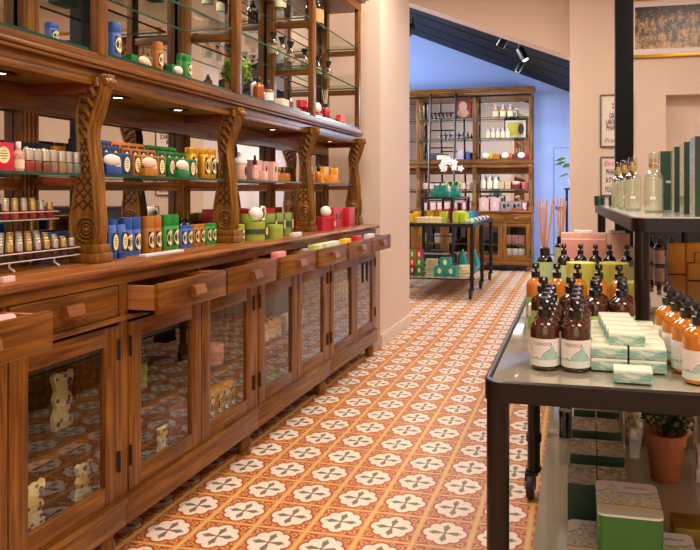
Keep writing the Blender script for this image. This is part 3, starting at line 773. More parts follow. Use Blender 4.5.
# --- counter, first bay: two acrylic stands of nail polish
def tray(name, label, x0, x1, y0, y1, z, h, legs, rows, rise):
    t = thing(name, label, 'display stand', (0, 0, 0))
    m = MB()
    for r_ in range(rows): m.box(x1-.0355*(r_+1)-(.001 if r_ == rows-1 else 0), x1-.0355*r_, y0, y1, z-.004+rise*r_, z+rise*r_)
    m.box(x1, x1+.003, y0, y1, z-.004, z+h).box(x0, x1, y0-.003, y0, z-.004, z+h).box(x0, x1, y1, y1+.003, z-.004, z+h).box(x0-.003, x0, y0, y1, z+rise*(rows-1)-.004, z+rise*(rows-1)+h)
    m.build('tray', ACRYL, t)
    e = MB().tube([(x1+.0015, y0, z+h), (x1+.0015, y1, z+h), (x0, y1, z+h+rise*(rows-1))], .0022, 6).tube([(x1+.0015, y0, z-.003), (x1+.0015, y1, z-.003), (x0, y1, z-.003+rise*(rows-1))], .0022, 6)
    e.build('tray_edge', plain('acrylic_edge', (220, 205, 200), .2, coat=.5), t)
    for (lx, ly) in legs: MB().tube([(lx, ly, z-.004), (lx, ly, (z-.004)*.5+ZC*.5), (lx+(.02 if lx > -1.75 else 0), ly, ZC+.003)], .003, 6).build('leg', plain('acrylic_edge', (220, 205, 200), .2), t)
    return t
tray('polish_stand', 'clear acrylic tray of dark nail polish standing on the counter', -1.851, -1.672, 1.50, 1.995, 1.035, .022, [(-1.69, 1.72), (-1.69, 1.90), (-1.69, 1.54), (-1.84, 1.55), (-1.84, 1.96)], 5, .006)
tray('polish_stand', 'clear acrylic tray of red nail polish raised behind the dark ones', -1.862, -1.755, 1.50, 1.992, 1.158, .022, [(-1.858, 1.53), (-1.858, 1.985)], 3, .007)
dk = [(70, 34, 30), (46, 26, 34), (40, 24, 26), (90, 50, 44), (28, 22, 26), (60, 30, 52), (96, 60, 50), (34, 28, 30), (84, 40, 40), (52, 40, 44)]
rd = [(200, 44, 40), (190, 60, 50), (212, 66, 40), (186, 40, 50), (226, 110, 96), (170, 36, 44), (214, 80, 60), (196, 52, 70)]
kd = [Kind(mk_polish(c, GOLD if i % 2 else SILV)) for i, c in enumerate(dk)]; kr = [Kind(mk_polish(c, SILV if i % 2 else GOLD)) for i, c in enumerate(rd)]
def vis(X, Y): return 428+672*(.976*X+.2176*Y)/(-.2176*X+.976*Y) > -9
for j in range(5):
    for i in range(14):
        X_, Y_ = -1.690-.0355*j, 1.976-.0365*i
        if vis(X_, Y_): kd[(i*3+j*5) % len(kd)].put((X_, Y_, 1.0355+.006*j), F, 'dark nail polish, %s from the bracket in the %s row of the lower tray' % (ORD[i], ['front', 'second', 'third', 'fourth', 'back'][j]), 'dark nail polishes on the lower tray')
for j in range(3):
    for i in range(13):
        X_, Y_ = -1.773-.0355*j, 1.972-.0365*i
        if vis(X_, Y_): kr[(i*3+j*5) % len(kr)].put((X_, Y_, 1.1585+.007*j), F, 'red nail polish, %s from the bracket in the %s row of the upper tray' % (ORD[i], ['front', 'second', 'back'][j]), 'red nail polishes on the upper tray')
for i in range(3):
    Kind(mk_soapbox(CB, .07, .035, .10, False, False)).put((-1.868, 2.055+.075*i, ZC), F, 'plain blue carton standing behind the first bracket, %s' % ORD[i], 'blue cartons behind the first bracket')
t = thing('small_tag', 'tiny pale pink display tag on the counter edge', 'tag', (-1.515, 1.535, ZC), F); MB().box(-.02, .02, -.008, .008, 0, .016, .001).build('tag_block', plain('pale_pink_tag', (236, 196, 190), .4), t)
# --- counter, second bay
ktb = Kind(mk_tube(CLB, CDB)); tb = ktb
for i in range(2): tb.put((-1.665, 2.150+.052*i, ZC), F, 'blue cream tube with oval label standing on its cap, %s after the bracket' % ORD[i], 'blue cream tubes')
ktl = Kind(mk_talc(CB, CDB, .024, .142, .045))
for i in range(2): ktl.put((-1.745, 2.195+.055*i, ZC), F, 'tall blue bottle behind the cream tubes, %s' % ORD[i], 'tall blue bottles behind the tubes')
for nm, c, cc, y, h in (('blue', CLB, CDB, 2.292, .148), ('orange', CO, COR, 2.428, .148), ('green', plain('tin_green', (60, 158, 60), .35), CGN, 2.552, .150)):
    kk = Kind(mk_talc(c, cc, .025, h, .05))
    for i in range(2): kk.put((-1.715, y+.051*i, ZC), F, 'tall %s talc bottle with oval label, %s of its pair' % (nm, ORD[i]), 'tall %s talc bottles' % nm)
for nm, c, cc, y in (('blue', CLB, CDB, 2.668), ('orange', CO, COR, 2.772), ('green', plain('tin_green', (60, 158, 60), .35), CGN, 2.874)):
    kk = Kind(mk_talc(c, cc, .0225, .098, .014))
    for i in range(2): kk.put((-1.715, y+.046*i, ZC), F, 'short %s talc bottle with oval label, %s of its pair' % (nm, ORD[i]), 'short %s talc bottles' % nm)
q = MB().box(-.125, .125, -.016, .016, 0, .010, .002).build('price_strip', plain('price_strip_white', (226, 224, 230), .35)); q.location = (-1.60, 2.36, ZC); q.rotation_euler = (0, 0, F); tag(q, 'long white price strip lying before the tall talc bottles', 'price strip')
q2 = MB().box(-.055, .055, -.013, .013, 0, .022, .002).build('price_strip', plain('price_strip_white', (226, 224, 230), .35)); q2.location = (-1.535, 3.50, ZC); q2.rotation_euler = (0, 0, F); tag(q2, 'short white price block lying before the green round boxes', 'price strip')
kp = Kind(mk_pump(amber('dark_green_glass', (22, 34, 26), .06, .1), OLV, BLKPL, .022, .075, 'pump_bottle', (.01, .055), None, False, True, .125))
for i in range(5): kp.put((-1.845, 2.715+.052*i, ZC), F, 'dark pump bottle behind the short talc bottles, %s of five' % ORD[i], 'dark pump bottles by the middle bracket')
# --- counter, third bay: green round boxes
for i in range(2): kp.put((-1.80, 3.10+.06*i, ZC), F, 'dark pump bottle behind the ribboned green box, %s' % ('first' if i == 0 else 'second'), 'dark pump bottles behind the green boxes')
Kind(mk_talc(LGR, LGR, .024, .085, .02)).put((-1.66, 3.095, ZC), F, 'small green tin with oval label tucked beside the middle bracket')
Kind(mk_drum(LGR, DRIB, .062, .092, True)).put((-1.625, 3.195, ZC), F, 'round green gift box tied with dark ribbon under a white puff')
t = thing('powder_puff', 'round white bath puff with looped cord on the ribboned green box', 'bath puff', (-1.625, 3.195, ZC+.095), F)
MB().sph((0, 0, .037), .038, 20).build('puff', PUFF, t); MB().tube([(.03, -.01, .05), (.05, -.01, .075), (.08, -.01, .072), (.092, -.01, .04), (.08, -.01, .01), (.06, -.008, .006)], .006, 8).build('cord', PUFF, t)
Kind(mk_drum(LGR, None, .050, .125)).put((-1.735, 3.345, ZC), F, 'plain tall green round box behind the ribboned one')
Kind(mk_drum(LGR, None, .040, .07)).put((-1.585, 3.345, ZC), F, 'small plain green round box on the counter')
kk = Kind(mk_drum(OLV, DRIB, .048, .125, True))
for i in range(3): kk.put((-1.69+.005*i, 3.472+.100*i, ZC), F, 'tall green round box with dark band, %s of three by the third bracket' % ORD[i], 'tall green banded boxes')
q = MB().box(-.17, .17, -.05, .05, 0, .150, .002).build('carton', CR); q.location = (-1.84, 3.60, ZC); q.rotation_euler = (0, 0, F); tag(q, 'long flat red carton behind the tall green boxes', 'box')
# --- counter, fourth bay: red gift boxes
def reddeco(t, w, d, h):
    for dx in ((-w*.2, w*.2) if w > .12 else (0,)): flat_patch(t, 'emblem', LABD, dx-.014, dx+.014, h*.42, h*.72, -d/2-.0006)
Kind(mk_drum(CR, None, .062, .085, True, True)).put((-1.60, 4.12, ZC), F, 'red eight sided gift box under a white puff')
t = thing('powder_puff', 'round cream puff sitting on the red eight sided box', 'bath puff', (-1.60, 4.12, ZC+.0865), F); MB().sph((0, 0, .034), .036, 20).build('puff', PUFF, t)
Kind(mk_carton(.10, .06, .125, CR)).put((-1.79, 4.16, ZC), F, 'plain red carton behind the red eight sided box')
Kind(mk_carton(.21, .08, .138, CR, reddeco)).put((-1.675, 4.46, ZC), F, 'wide red gift carton with two dark emblems')
def reddots(t, w, d, h):
    m = MB()
    for k in range(8): m.ellipse((-.012+.024*(k % 2), -d/2-.0008, h*(.2+.09*k)), .004, .004, 8)
    m.build('dot_print', WHITE, t)
Kind(mk_carton(.13, .08, .136, CR, reddots)).put((-1.645, 4.655, ZC), F, 'red gift carton with pale dots beside the last bracket')
# --- upper shelves: the lowest glass shelf
Kind(mk_talc(CLB, CDB, .021, .066, .022)).put((-1.70, 1.90, ZU), F, 'squat blue tin alone on the upper glass shelf, first bay')
Kind(mk_talc(CLB, CDB, .024, .128, .042)).put((-1.66, 2.155, ZU), F, 'tall blue bottle with oval label on the upper glass shelf')
o = mk_soapbar(SOAPW, .03, .018, .012)(); o.location = (-1.665, 2.085, ZU); o.rotation_euler = (0, 0, F); o['label'] = 'pale oval soap beside the tall blue bottle, upper glass shelf'
Kind(mk_soapbox(CG, .035, .03, .055, False, False)).put((-1.74, 2.36, ZU), F, 'small green carton behind the blue bottle, upper glass shelf')
Kind(mk_soapbox(CO, .06, .03, .068, True, True)).put((-1.75, 2.46, ZU), F, 'orange soap carton with label, upper glass shelf')
o = mk_soapbar(PEACH, .034, .019, .012)(); o.location = (-1.66, 2.33, ZU); o.rotation_euler = (0, 0, F); o['label'] = 'peach oval soap lying before the orange carton, upper glass shelf'
Kind(mk_talc(CO, COR, .0205, .112, .038)).put((-1.655, 2.41, ZU), F, 'tall orange bottle with oval label on the upper glass shelf')
Kind(mk_soapbox(CG, .042, .03, .048, False, False)).put((-1.69, 2.56, ZU), F, 'low green carton before the green bottle, upper glass shelf')
o = mk_soapbar(SOAPW, .03, .018, .012)(); o.location = (-1.64, 2.53, ZU); o.rotation_euler = (0, 0, F); o['label'] = 'white oval soap before the low green carton, upper glass shelf'
Kind(mk_talc(plain('tin_green', (60, 158, 60), .35), CGN, .021, .100, .03)).put((-1.66, 2.625, ZU), F, 'green bottle with round cap and oval label, upper glass shelf')
Kind(mk_talc(plain('tin_green', (60, 158, 60), .35), CGN, .020, .128, .034)).put((-1.735, 2.70, ZU), F, 'taller green bottle behind the green bottle, upper glass shelf')
Kind(mk_dropper(AMBD, BLKPL, .02, .062)).put((-1.70, 2.865, ZU), F, 'short black topped bottle before the potted shrub, upper shelf')
def leafball(mb, c, R, n, ls, seed, squash=1.0, mi=0):
    rn = random.Random(seed)
    for k in range(n):
        a, cz = rn.uniform(0, 2*PI), rn.uniform(-1, 1); s_ = math.sqrt(1-cz*cz); rad = R*rn.uniform(.72, 1.06)
        p = Vector((c[0]+rad*s_*math.cos(a), c[1]+rad*s_*math.sin(a), c[2]+rad*cz*squash))
        d = Vector((s_*math.cos(a), s_*math.sin(a), cz)); u = d.cross(Vector((rn.uniform(-1, 1), rn.uniform(-1, 1), rn.uniform(-1, 1)))).normalized(); w = d.cross(u)
        l = ls*rn.uniform(.7, 1.3); q = (d*.5+u*.8).normalized()
        mb.add([p-w*l*.3, p+q*l*.6+d*l*.1, p+w*l*.3, p-q*l*.3], [(0, 1, 2, 3)], mi)
def leafm(name, a, b2):
    m, nt, b = new_mat(name); nt.links.new(mixc(nt, noise(nt, objco(nt), 60, 2), rgb(*a), rgb(*b2)), b.inputs['Base Color']); b.inputs['Roughness'].default_value = .5; return m
LEAF = leafm('boxwood_leaves', (64, 110, 18), (150, 186, 50)); DLEAF = leafm('dark_leaves', (22, 34, 16), (46, 66, 30))
t = thing('potted_shrub', 'small potted ball shrub with bright green leaves on the upper shelf', 'plant', (-1.70, 3.135, ZU))
MB().lathe([(.026, 0), (.035, .055), (.039, .057), (.039, .066), (.033, .066)], n=20).build('pot', plain('terracotta_upper', (168, 96, 48), .7), t)
m = MB().sph((0, 0, .125), .058, 16); leafball(m, (0, 0, .125), .072, 620, .020, 3); m.build('foliage', LEAF, t)
Kind(mk_pump(AMB, CREAM, BLKPL, .030, .062, 'small_bottle', None, None, False, False, .118)).put((-1.655, 3.29, ZU), F, 'honey amber bottle with black stopper, upper shelf')
Kind(mk_pump(WHITE, WHITE, BLKPL, .026, .085, 'small_bottle', None, None, False, False, .135)).put((-1.72, 3.375, ZU), F, 'white bottle with black cap behind the amber bottle, upper shelf')
Kind(mk_dropper(AMB, BLKPL, .028, .125, WHITE)).put((-1.665, 3.425, ZU), F, 'amber dropper bottle with wide white label, upper shelf')
Kind(mk_carton(.09, .05, .042, plain('carton_ivory', (230, 218, 190), .5))).put((-1.665, 3.60, ZU), F, 'low ivory carton on the upper shelf, third bay')
Kind(mk_carton(.05, .05, .05, plain('carton_maroon', (120, 24, 34), .45))).put((-1.69, 3.735, ZU), F, 'small maroon carton beside the ivory carton, upper shelf')
t = thing('goblet_candle', 'red footed goblet candle on the upper shelf', 'candle', (-1.67, 3.90, ZU), F); MB().lathe([(.024, 0), (.022, .006), (.008, .012), (.010, .024), (.034, .032), (.036, .075), (.033, .075), (.031, .04)], n=20).build('goblet', plain('red_glass', (196, 32, 46), .15, coat=.5), t)
t = thing('powder_puff', 'cream shell shaped puff on a red stand, upper shelf', 'bath puff', (-1.645, 4.09, ZU), F); MB().box(-.045, .045, -.02, .02, 0, .02, .003).build('puff_stand', CR, t); MB().sph((0, -.002, .052), .036, 18, 0, 1.1, .6, 1).build('puff', PUFF, t)
Kind(mk_drum(CR, None, .04, .09)).put((-1.73, 4.13, ZU), F, 'round red box with dark stopper behind the cream puff, upper shelf')
def mk_diffuser(body, capm, reedm, r, h, rl, lab=None, n=8, spread=.06, seed=1, reed_r=.0022):
    def f():
        t = thing('reed_diffuser', None, 'reed diffuser')
        MB().lathe([(r*.95, 0), (r, .003), (r, h*.62), (r*.8, h*.72), (r*.5, h*.78), (r*.5, h*.8)], n=20).build('bottle', body, t)
        MB().lathe([(r*.62, h*.77), (r*.62, h*.97), (r*.25, h)], n=16).build('cap', capm, t)
        if lab: MB().patch((0, 0, 0), r+.0006, -2.4, 2.4, .008, h*.6, 20).build('label', lab, t)
        rn = random.Random(seed)
        for k in range(n):
            a = 2*PI*k/n+rn.uniform(-.3, .3); s_ = spread*rn.uniform(.4, 1)
            MB().tube([(0, 0, h*.5), (s_*math.cos(a), s_*math.sin(a), h*.5+rl*rn.uniform(.92, 1.05))], reed_r, 6).build('reed', reedm, t)
        return t
    return f
REED = plain('rattan_reed', (222, 166, 96), .6); REEDP = plain('pale_reed', (220, 206, 180), .6)
Kind(mk_diffuser(plain('red_bottle', (176, 30, 36), .2, coat=.4), BLKPL, REEDP, .030, .105, .15, None, 7, .03)).put((-1.665, 4.29, ZU), F, 'red diffuser bottle with pale reeds on the upper shelf')
t = thing('flat_box', 'coral flat box leaning on the upper shelf near its end', 'box', (-1.64, 4.50, ZU), F); MB().box(-.055, .055, -.02, .02, 0, .028, .003).prism([(-.03, .028), (.05, .028), (.04, .045), (-.03, .05)], -.018, .018, 'y').build('carton', plain('carton_coral', (226, 70, 60), .45), t)
# second glass shelf: bottles with flared black stoppers; big jar
def mk_stopper():
    t = thing('stoppered_bottle', None, 'bottle')
    MB().lathe([(.026, 0), (.028, .004), (.028, .06), (.012, .078), (.010, .088)], n=18).build('bottle', CLEAR, t)
    MB().lathe([(.025, .004), (.025, .05)], n=16).build('contents', amber('pale_oil', (214, 190, 150), .1, .3), t)
    MB().lathe([(.010, .082), (.011, .096), (.022, .120), (.024, .128), (.018, .130)], n=16).build('stopper', BLKPL, t); return t
ks = Kind(mk_stopper)
for i, y in enumerate((3.60, 3.72, 3.84, 4.06, 4.17, 4.28, 4.48)): ks.put((-1.72, y, ZU2), F, 'clear bottle with flared black stopper, %s along the second glass shelf' % ORD[i], 'bottles with flared stoppers')
t = thing('apothecary_jar', 'large dark jar with gold label on the top glass shelf', 'jar', (-1.72, 4.22, 2.3412), F)
MB().lathe([(.06, 0), (.064, .006), (.064, .15), (.05, .165), (.05, .175)], n=26).build('jar_body', amber('dark_jar_glass', (40, 24, 14), .06, .1), t); MB().lathe([(.054, .172), (.054, .20), (.04, .206)], n=24).build('lid', BLKPL, t)
MB().patch((0, 0, 0), .0646, -1.1, 1.1, .03, .12, 14).build('label', plain('label_gold', (214, 176, 110), .4, .2), t)
for i, y in enumerate((3.25, 3.40, 3.58, 3.74)): Kind(mk_pump(AMBD, CREAM, BLKPL, .034, .08, 'small_bottle', (.01, .06), None, False, False, .14)).put((-1.74, y, 2.3412), F, 'dark bottle on the top glass shelf, %s in the third bay' % ORD[i], 'dark bottles on the top glass shelf')
q = MB().box(-.05, .05, -.03, .03, 0, .05, .003).build('flat_box', plain('box_dark_green', (26, 60, 40), .5)); q.location = (-1.72, 2.46, ZU2); q.rotation_euler = (0, 0, F); tag(q, 'dark green box on the second glass shelf, second bay', 'box')
# ------------------------------------------------------------------ soaps in the open drawers
def mk_wrapped(col, w=.055, d=.035, h=.112):
    def f():
        o = MB().box(-w/2, w/2, -d/2, d/2, 0, h, .008).build('wrapped_soap', col); return tag(o, None, 'soap')
    return f
def sm(n, c): return plain('wrap_'+n, c, .45)
k = Kind(mk_wrapped(sm('pink', (232, 150, 140)), .10, .04)); k.put((-1.452, 3.10, .8390), F, 'pink wrapped soap peeking from the open drawer of the third cabinet')
kg = Kind(mk_wrapped(sm('green', (186, 200, 110)), .055, .05)); kw = Kind(mk_wrapped(sm('pale', (222, 226, 206)), .055, .05))
for i, y in enumerate((3.5375, 3.594, 3.650, 3.707, 3.764, 3.821, 3.877)):
    (kg if i in (0, 2) else kw).put((-1.447, y, .8390), F, '%s wrapped soap in the open drawer below the banded green boxes, %s' % ('lime green' if i in (0, 2) else 'pale', ORD[i]), 'wrapped soaps in the drawer')
    if i % 2 == 0: kw.put((-1.505, y+.02 if i < 6 else y-.03, .8390), F, 'pale wrapped soap in the second row of the same open drawer, %s' % ORD[i//2], 'wrapped soaps in the drawer', (1, 1, .8))
Kind(mk_wrapped(sm('yellow', (240, 196, 40)), .10, .05)).put((-1.447, 4.066, .8390), F, 'yellow wrapped soap in the open drawer below the red gift boxes')
Kind(mk_wrapped(sm('red', (206, 40, 44)), .11, .05, .118)).put((-1.447, 4.29, .8390), F, 'red wrapped soap in the open drawer below the red gift boxes')
Kind(mk_wrapped(sm('white', (218, 218, 222)), .12, .05)).put((-1.447, 4.57, .8390), F, 'white wrapped soap in the last open drawer beside the pier')
cl_ = MB(); rn = random.Random(4)
nx, ny = 12, 10
vs = [(-.14+.28*i/nx, -.08+.16*j/ny, .072+.010*math.sin(i*1.3+j)+.008*rn.random()) for i in range(nx+1) for j in range(ny+1)]
fs = [(i*(ny+1)+j, (i+1)*(ny+1)+j, (i+1)*(ny+1)+j+1, i*(ny+1)+j+1) for i in range(nx) for j in range(ny)]
cl_.add(vs, fs).box(-.135, .135, -.075, .075, 0, .07)
o = cl_.build('folded_cloth', plain('cloth_pink', (230, 178, 180), .9)); o.location = (-1.47, 1.355, .8385); o.rotation_euler = (0, 0, F); tag(o, 'folded pale pink cloth inside the open drawer below the nail polish trays', 'cloth')
# ------------------------------------------------------------------ goods behind the glass doors
SACH = plain('sachet_cream', (232, 214, 160), .7); PURP = plain('sachet_purple', (110, 70, 110), .7)
def mk_sachet(s=1, seed=1):
    def f():
        t = thing('scented_sachet', None, 'sachet'); rn = random.Random(seed)
        out = [(-.030, 0), (-.012, .003), (.008, 0), (.032, .002), (.035, .02), (.026, .035), (.024, .05), (.033, .062), (.025, .078), (.029, .095), (.037, .112), (.033, .128), (.022, .122), (.008, .126), (-.006, .122), (-.020, .129), (-.036, .122), (-.030, .104), (-.024, .088), (-.033, .070), (-.023, .05), (-.034, .03)]
        MB().prism([(a*s, b2*s) for a, b2 in out], -.008, .008, 'y').build('pouch', SACH, t)
        m = MB()
        for k in range(11):
            a = out[(k*3+seed) % len(out)]; q_ = rn.uniform(.005, .0105); m.ellipse((a[0]*rn.uniform(.55, .78)*s, -.0088-.00005*k, (a[1]*.78+.015+rn.uniform(-.003, .006))*s), q_*s, q_*rn.uniform(.7, 1.1)*s, 8)
        m.build('flower_print', PURP, t); return t
    return f
k1, k2 = Kind(mk_sachet(1.15, 1)), Kind(mk_sachet(1.0, 2))
k1.put((-1.70, 1.945, .4490), F, 'cream sachet with purple flowers on the inner shelf behind the first glass door', None, (1.1, 1, 1.3))
k1.put((-1.62, 1.735, .213), F, 'cream flowered sachet half hidden by the door stile, bottom of the first cabinet', None, (1, 1, 1)); k2.put((-1.615, 1.945, .213), F, 'cream flowered sachet standing clear in the pane, bottom of the first cabinet')
k = Kind(mk_sachet(.8, 5)); k.put((-1.61, 2.375, .213), F, 'small cream sachet shaped like a figure, bottom of the second cabinet')
q = MB().box(-.07, .07, -.05, .05, 0, .13, .002).build('carton', plain('carton_mauve', (150, 112, 132), .5)); q.location = (-1.72, 2.58, .213); q.rotation_euler = (0, 0, F); tag(q, 'mauve carton at the bottom of the second cabinet', 'box')
for i, (x, y) in enumerate(((-1.72, 2.20), (-1.76, 2.27), (-1.70, 2.36), (-1.78, 2.42))): Kind(mk_pump(AMBD, OLV, BLKPL, .026, .14, 'tall_bottle', (.02, .12), None, False, False, .22)).put((x, y, .449), F, 'dark tall bottle on the inner shelf of the second cabinet, %s' % ORD[i], 'dark tall bottles behind glass')
Kind(mk_tube(plain('tube_navy', (46, 60, 110), .4), CDB, .03, .17)).put((-1.66, 2.685, .449), F, 'navy blue cream tube behind the glass door of the second cabinet')
Kind(mk_drum(plain('jar_pink', (226, 150, 150), .45), None, .045, .09, True)).put((-1.66, 2.845, .449), F, 'round pink jar behind the glass door of the second cabinet')
kt = Kind(mk_talc(CGD, CGD, .027, .15, .02)); 
Kind(mk_talc(CG, CGN, .025, .16, .03)).put((-1.63, 2.665, .213), F, 'green bottle at the bottom of the second cabinet')
for i in range(4): kt.put((-1.62, 2.73+.062*i, .213), F, 'gold tin with oval label at the bottom of the second cabinet, %s' % ORD[i], 'gold tins behind glass')
kj = Kind(mk_pump(amber('honey_jar', (214, 150, 50), .1, .1), CREAM, AMBD, .032, .075, 'honey_jar', (.01, .06), None, False, False, .105))
for i in range(3): kj.put((-1.64, 3.305+.082*i, .449), F, 'honey coloured jar behind the glass of the third cabinet, %s' % ORD[i], 'honey jars behind glass')
kt.put((-1.80, 3.35, .449), F, 'gold tin standing behind the honey jars')
kgc = Kind(mk_carton(.06, .05, .06, CG)); 
for i in range(4): kgc.put((-1.63, 3.22+.066*i, .213), F, 'small green carton at the bottom of the third cabinet, %s' % ORD[i], 'small green cartons behind glass')
for i in range(3): Kind(mk_carton(.07, .05, .085, plain('carton_white_inner', (214, 210, 200), .5))).put((-1.66, 3.64+.08*i, .449), F, 'white carton behind the glass of the third cabinet, %s' % ORD[i], 'white cartons behind glass')
kwc = Kind(mk_carton(.075, .06, .12, plain('carton_white_inner', (214, 210, 200), .5)))
for i in range(3): kwc.put((-1.66, 4.16+.085*i, .449), F, 'white carton behind the glass of the fourth cabinet, %s' % ORD[i], 'white cartons behind glass, fourth cabinet')
for i in range(3): kt.put((-1.66, 4.55+.07*i, .449), F, 'gold tin on the inner shelf of the fourth cabinet, %s' % ORD[i], 'gold tins in the fourth cabinet')

# ------------------------------------------------------------------ trolleys
GTOP = None
def mk_gtop():
    m, nt, b = new_mat('frosted_glass_top'); v = objco(nt)
    nt.links.new(mixc(nt, noise(nt, v, 3, 3), rgb(150, 142, 122), rgb(170, 162, 142)), b.inputs['Base Color'])
    b.inputs['Roughness'].default_value = .05; b.inputs['Specular IOR Level'].default_value = .8; b.inputs['Coat Weight'].default_value = .7; b.inputs['Coat Roughness'].default_value = .02
    return m
GTOP = mk_gtop()
BRONZE = plain('bronze_metal', (24, 13, 10), .36, .1, spec=.35, coat=.08)
def trolley(label, x0, x1, y0, y1, zt, zl, ly, lr=.026, cr=.045, th=.046, inset=.082):
    t = thing('trolley_table', label, 'table')
    # rounded frame ring
    def ring(rad, d): 
        pts = []
        for cx, cy, a0 in ((x1-rad, y1-rad, 0), (x0+rad, y1-rad, 90), (x0+rad, y0+rad, 180), (x1-rad, y0+rad, 270)):
            for k in range(7):
                a = math.radians(a0+15*k); pts.append((cx+(rad-d)*math.cos(a), cy+(rad-d)*math.sin(a)))
        return pts
    o, i = ring(cr, 0), ring(cr, .016); o2, i2 = ring(cr, .004), ring(cr, .012); n = len(o); vs, fs = [], []
    for P_, z in ((o, zt-th), (o, zt-.003), (o2, zt), (i2, zt), (i, zt-.003), (i, zt-th)): vs += [(p[0], p[1], z) for p in P_]
    for j in range(6):
        for k in range(n): fs.append((j*n+k, j*n+(k+1) % n, ((j+1) % 6)*n+(k+1) % n, ((j+1) % 6)*n+k))
    MB().add(vs, fs).build('top_frame', BRONZE, t)
    MB().prism(ring(cr, .0165), zt-.018, zt-.004, 'z').build('glass_top', GTOP, t)
    a, b2 = x0+inset, x1-inset
    f = MB()
    for xx in (a, b2): f.tube([(xx+(.012 if xx == a else -.012), y0+.05, zl-.020), (xx+(.012 if xx == a else -.012), y1-.05, zl-.020)], .008, 10)
    for yy in (y0+.05, y1-.05): f.tube([(x0+lr, yy, zl-.020), (x1-lr, yy, zl-.020)], .008, 10)
    f.build('shelf_frame', BRONZE, t)
    MB().box(a, b2, y0+.04, y1-.04, zl-.011, zl-.0005).build('lower_shelf', GTOP, t)
    for s, xx in ((-1, x0+lr+.002), (1, x1-lr-.002)):
        for yy in ly:
            l = MB().cyl((xx, yy, 0), lr, .095, zt-th, 20).build('leg', BRONZE, t)
            for q0, q1 in ((zl-.030, zl+.004), (.10, .114)): MB().lathe([(lr+.001, q0), (lr+.006, q0+.002), (lr+.006, q1-.002), (lr+.001, q1)], (xx, yy, 0), 20).build('collar', BRONZE, l)
            c = MB().box(xx-.034, xx-.030, yy-.045, yy+.01, .038, .100).box(xx+.006, xx+.010, yy-.045, yy+.01, .038, .100).box(xx-.034, xx+.020, yy-.04, yy+.02, .093, .101)
            co_ = c.build('caster_fork', BLACK, l)
            w = MB().lathe([(.012, -.015), (.042, -.015), (.046, -.009), (.046, .009), (.042, .015), (.012, .015)], (xx-.012, yy-.032, .046), 22, 0, axis='x')
            w.lathe([(.001, -.017), (.031, -.017), (.031, .017), (.001, .017)], (xx-.012, yy-.032, .046), 18, 1, axis='x')
            w.build('caster_wheel', [RUBBER, STEEL], l)
    return t
ZT, ZL = .83, .25
trolley('dark bronze wheeled table with grey glass top laden with pump bottles', -.205, .78, 1.470, 4.6, ZT, ZL, (1.525, 2.80, 4.50))
ti = thing('raised_shelf', 'dark bronze raised display shelf standing on the wheeled glass table', 'shelf', (.166, 2.19, ZT+.001), math.radians(1.6))
hh = 1.168-ZT-.001
def rr(x0, x1, y0, y1, rad, d):
    pts = []
    for cx, cy, a0 in ((x1-rad, y1-rad, 0), (x0+rad, y1-rad, 90), (x0+rad, y0+rad, 180), (x1-rad, y0+rad, 270)):
        for k in range(7):
            a = math.radians(a0+15*k); pts.append((cx+(rad-d)*math.cos(a), cy+(rad-d)*math.sin(a)))
    return pts
MB().prism(rr(0, .56, 0, 2.2, .05, 0), hh-.046, hh-.004, 'z').build('shelf_frame', BRONZE, ti)
MB().prism(rr(0, .56, 0, 2.2, .05, .010), hh-.004, hh, 'z').build('shelf_top', plain('shelf_top_grey', (206, 200, 192), .18, coat=.4), ti)
for xx in (.036, .524):
    for yy in (.055, 1.1, 2.1):
        if xx < .1 and yy == 1.1: continue
        l = MB().cyl((xx, yy, 0), .024, 0, hh-.046, 18).build('leg', BRONZE, ti)
ZTI = 1.1685
# ---- pump bottles on the table
LAB_M = None
def mk_label_mountain():
    m, nt, b = new_mat('label_mountain'); v = objco(nt); co = sep(nt, v)
    ang = co[0].atan2(co[1]*-1)
    n1 = X(nt, noise(nt, v, 42, 3)); peak = ((ang-.62).abs()*-1.3+1).max(0)*.026
    hgt = peak + n1*.030 + .012
    d = co[2] - hgt
    green = d.below(0, .0012); line = d.abs().below(.0011, .001); low = (co[2]-.0235).below(0, .001)
    n2 = X(nt, noise(nt, v, 130, 3, (1, 1, 2.5), 1.2))
    gcol = mixc(nt, n2, rgb(120, 182, 168), rgb(206, 228, 218))
    c = mixc(nt, green, rgb(236, 230, 224), gcol); c = mixc(nt, line*.7, c, rgb(70, 120, 110)); c = mixc(nt, low, c, rgb(226, 232, 220))
    nt.links.new(c, b.inputs['Base Color']); b.inputs['Roughness'].default_value = .45; return m
LAB_M = mk_label_mountain(); INK = plain('ink_grey', (96, 108, 104), .6)
TXT = text_mesh('CARIOCA', .0105, INK, 'label_lettering', .0002, wrap_r=.0352)
for v in TXT.vertices: v.co.z += .060
LABGR = plain('label_pale_green', (176, 204, 120), .5); LABWH = plain('label_offwhite', (238, 230, 216), .5)
r0 = math.radians(-6)
kA = Kind(mk_pump(AMBD, LAB_M, BLKPL, .0345, .094, 'pump_bottle', (.008, .072), TXT))
for c_, x in enumerate((-.0765, -.0045)):
    for j in range(4):
        kA.put((x+.002*j, 1.625+.078*j, ZT), r0-.1*c_, 'brown mountain label pump bottle, %s column from the aisle, %s from the front' % (ORD[c_], ORD[j]), 'brown pump bottles with mountain labels')
kB = Kind(mk_pump(AMBD, LABGR, BLKPL, .036, .094, 'pump_bottle', (.006, .068)))
for i, (x, y) in enumerate(((.048, 1.975), (.122, 1.98), (.055, 2.06), (.128, 2.065), (-.10, 2.02), (-.02, 2.03))):
    kB.put((x, y, ZT), -.2, 'brown pump bottle with pale green label, %s behind the marbled soaps' % ORD[i], 'brown pump bottles with green labels')
kC = Kind(mk_pump(ORG, LABGR, BLKPL, .031, .105, 'pump_bottle', (.006, .066), None, False, True, .178))
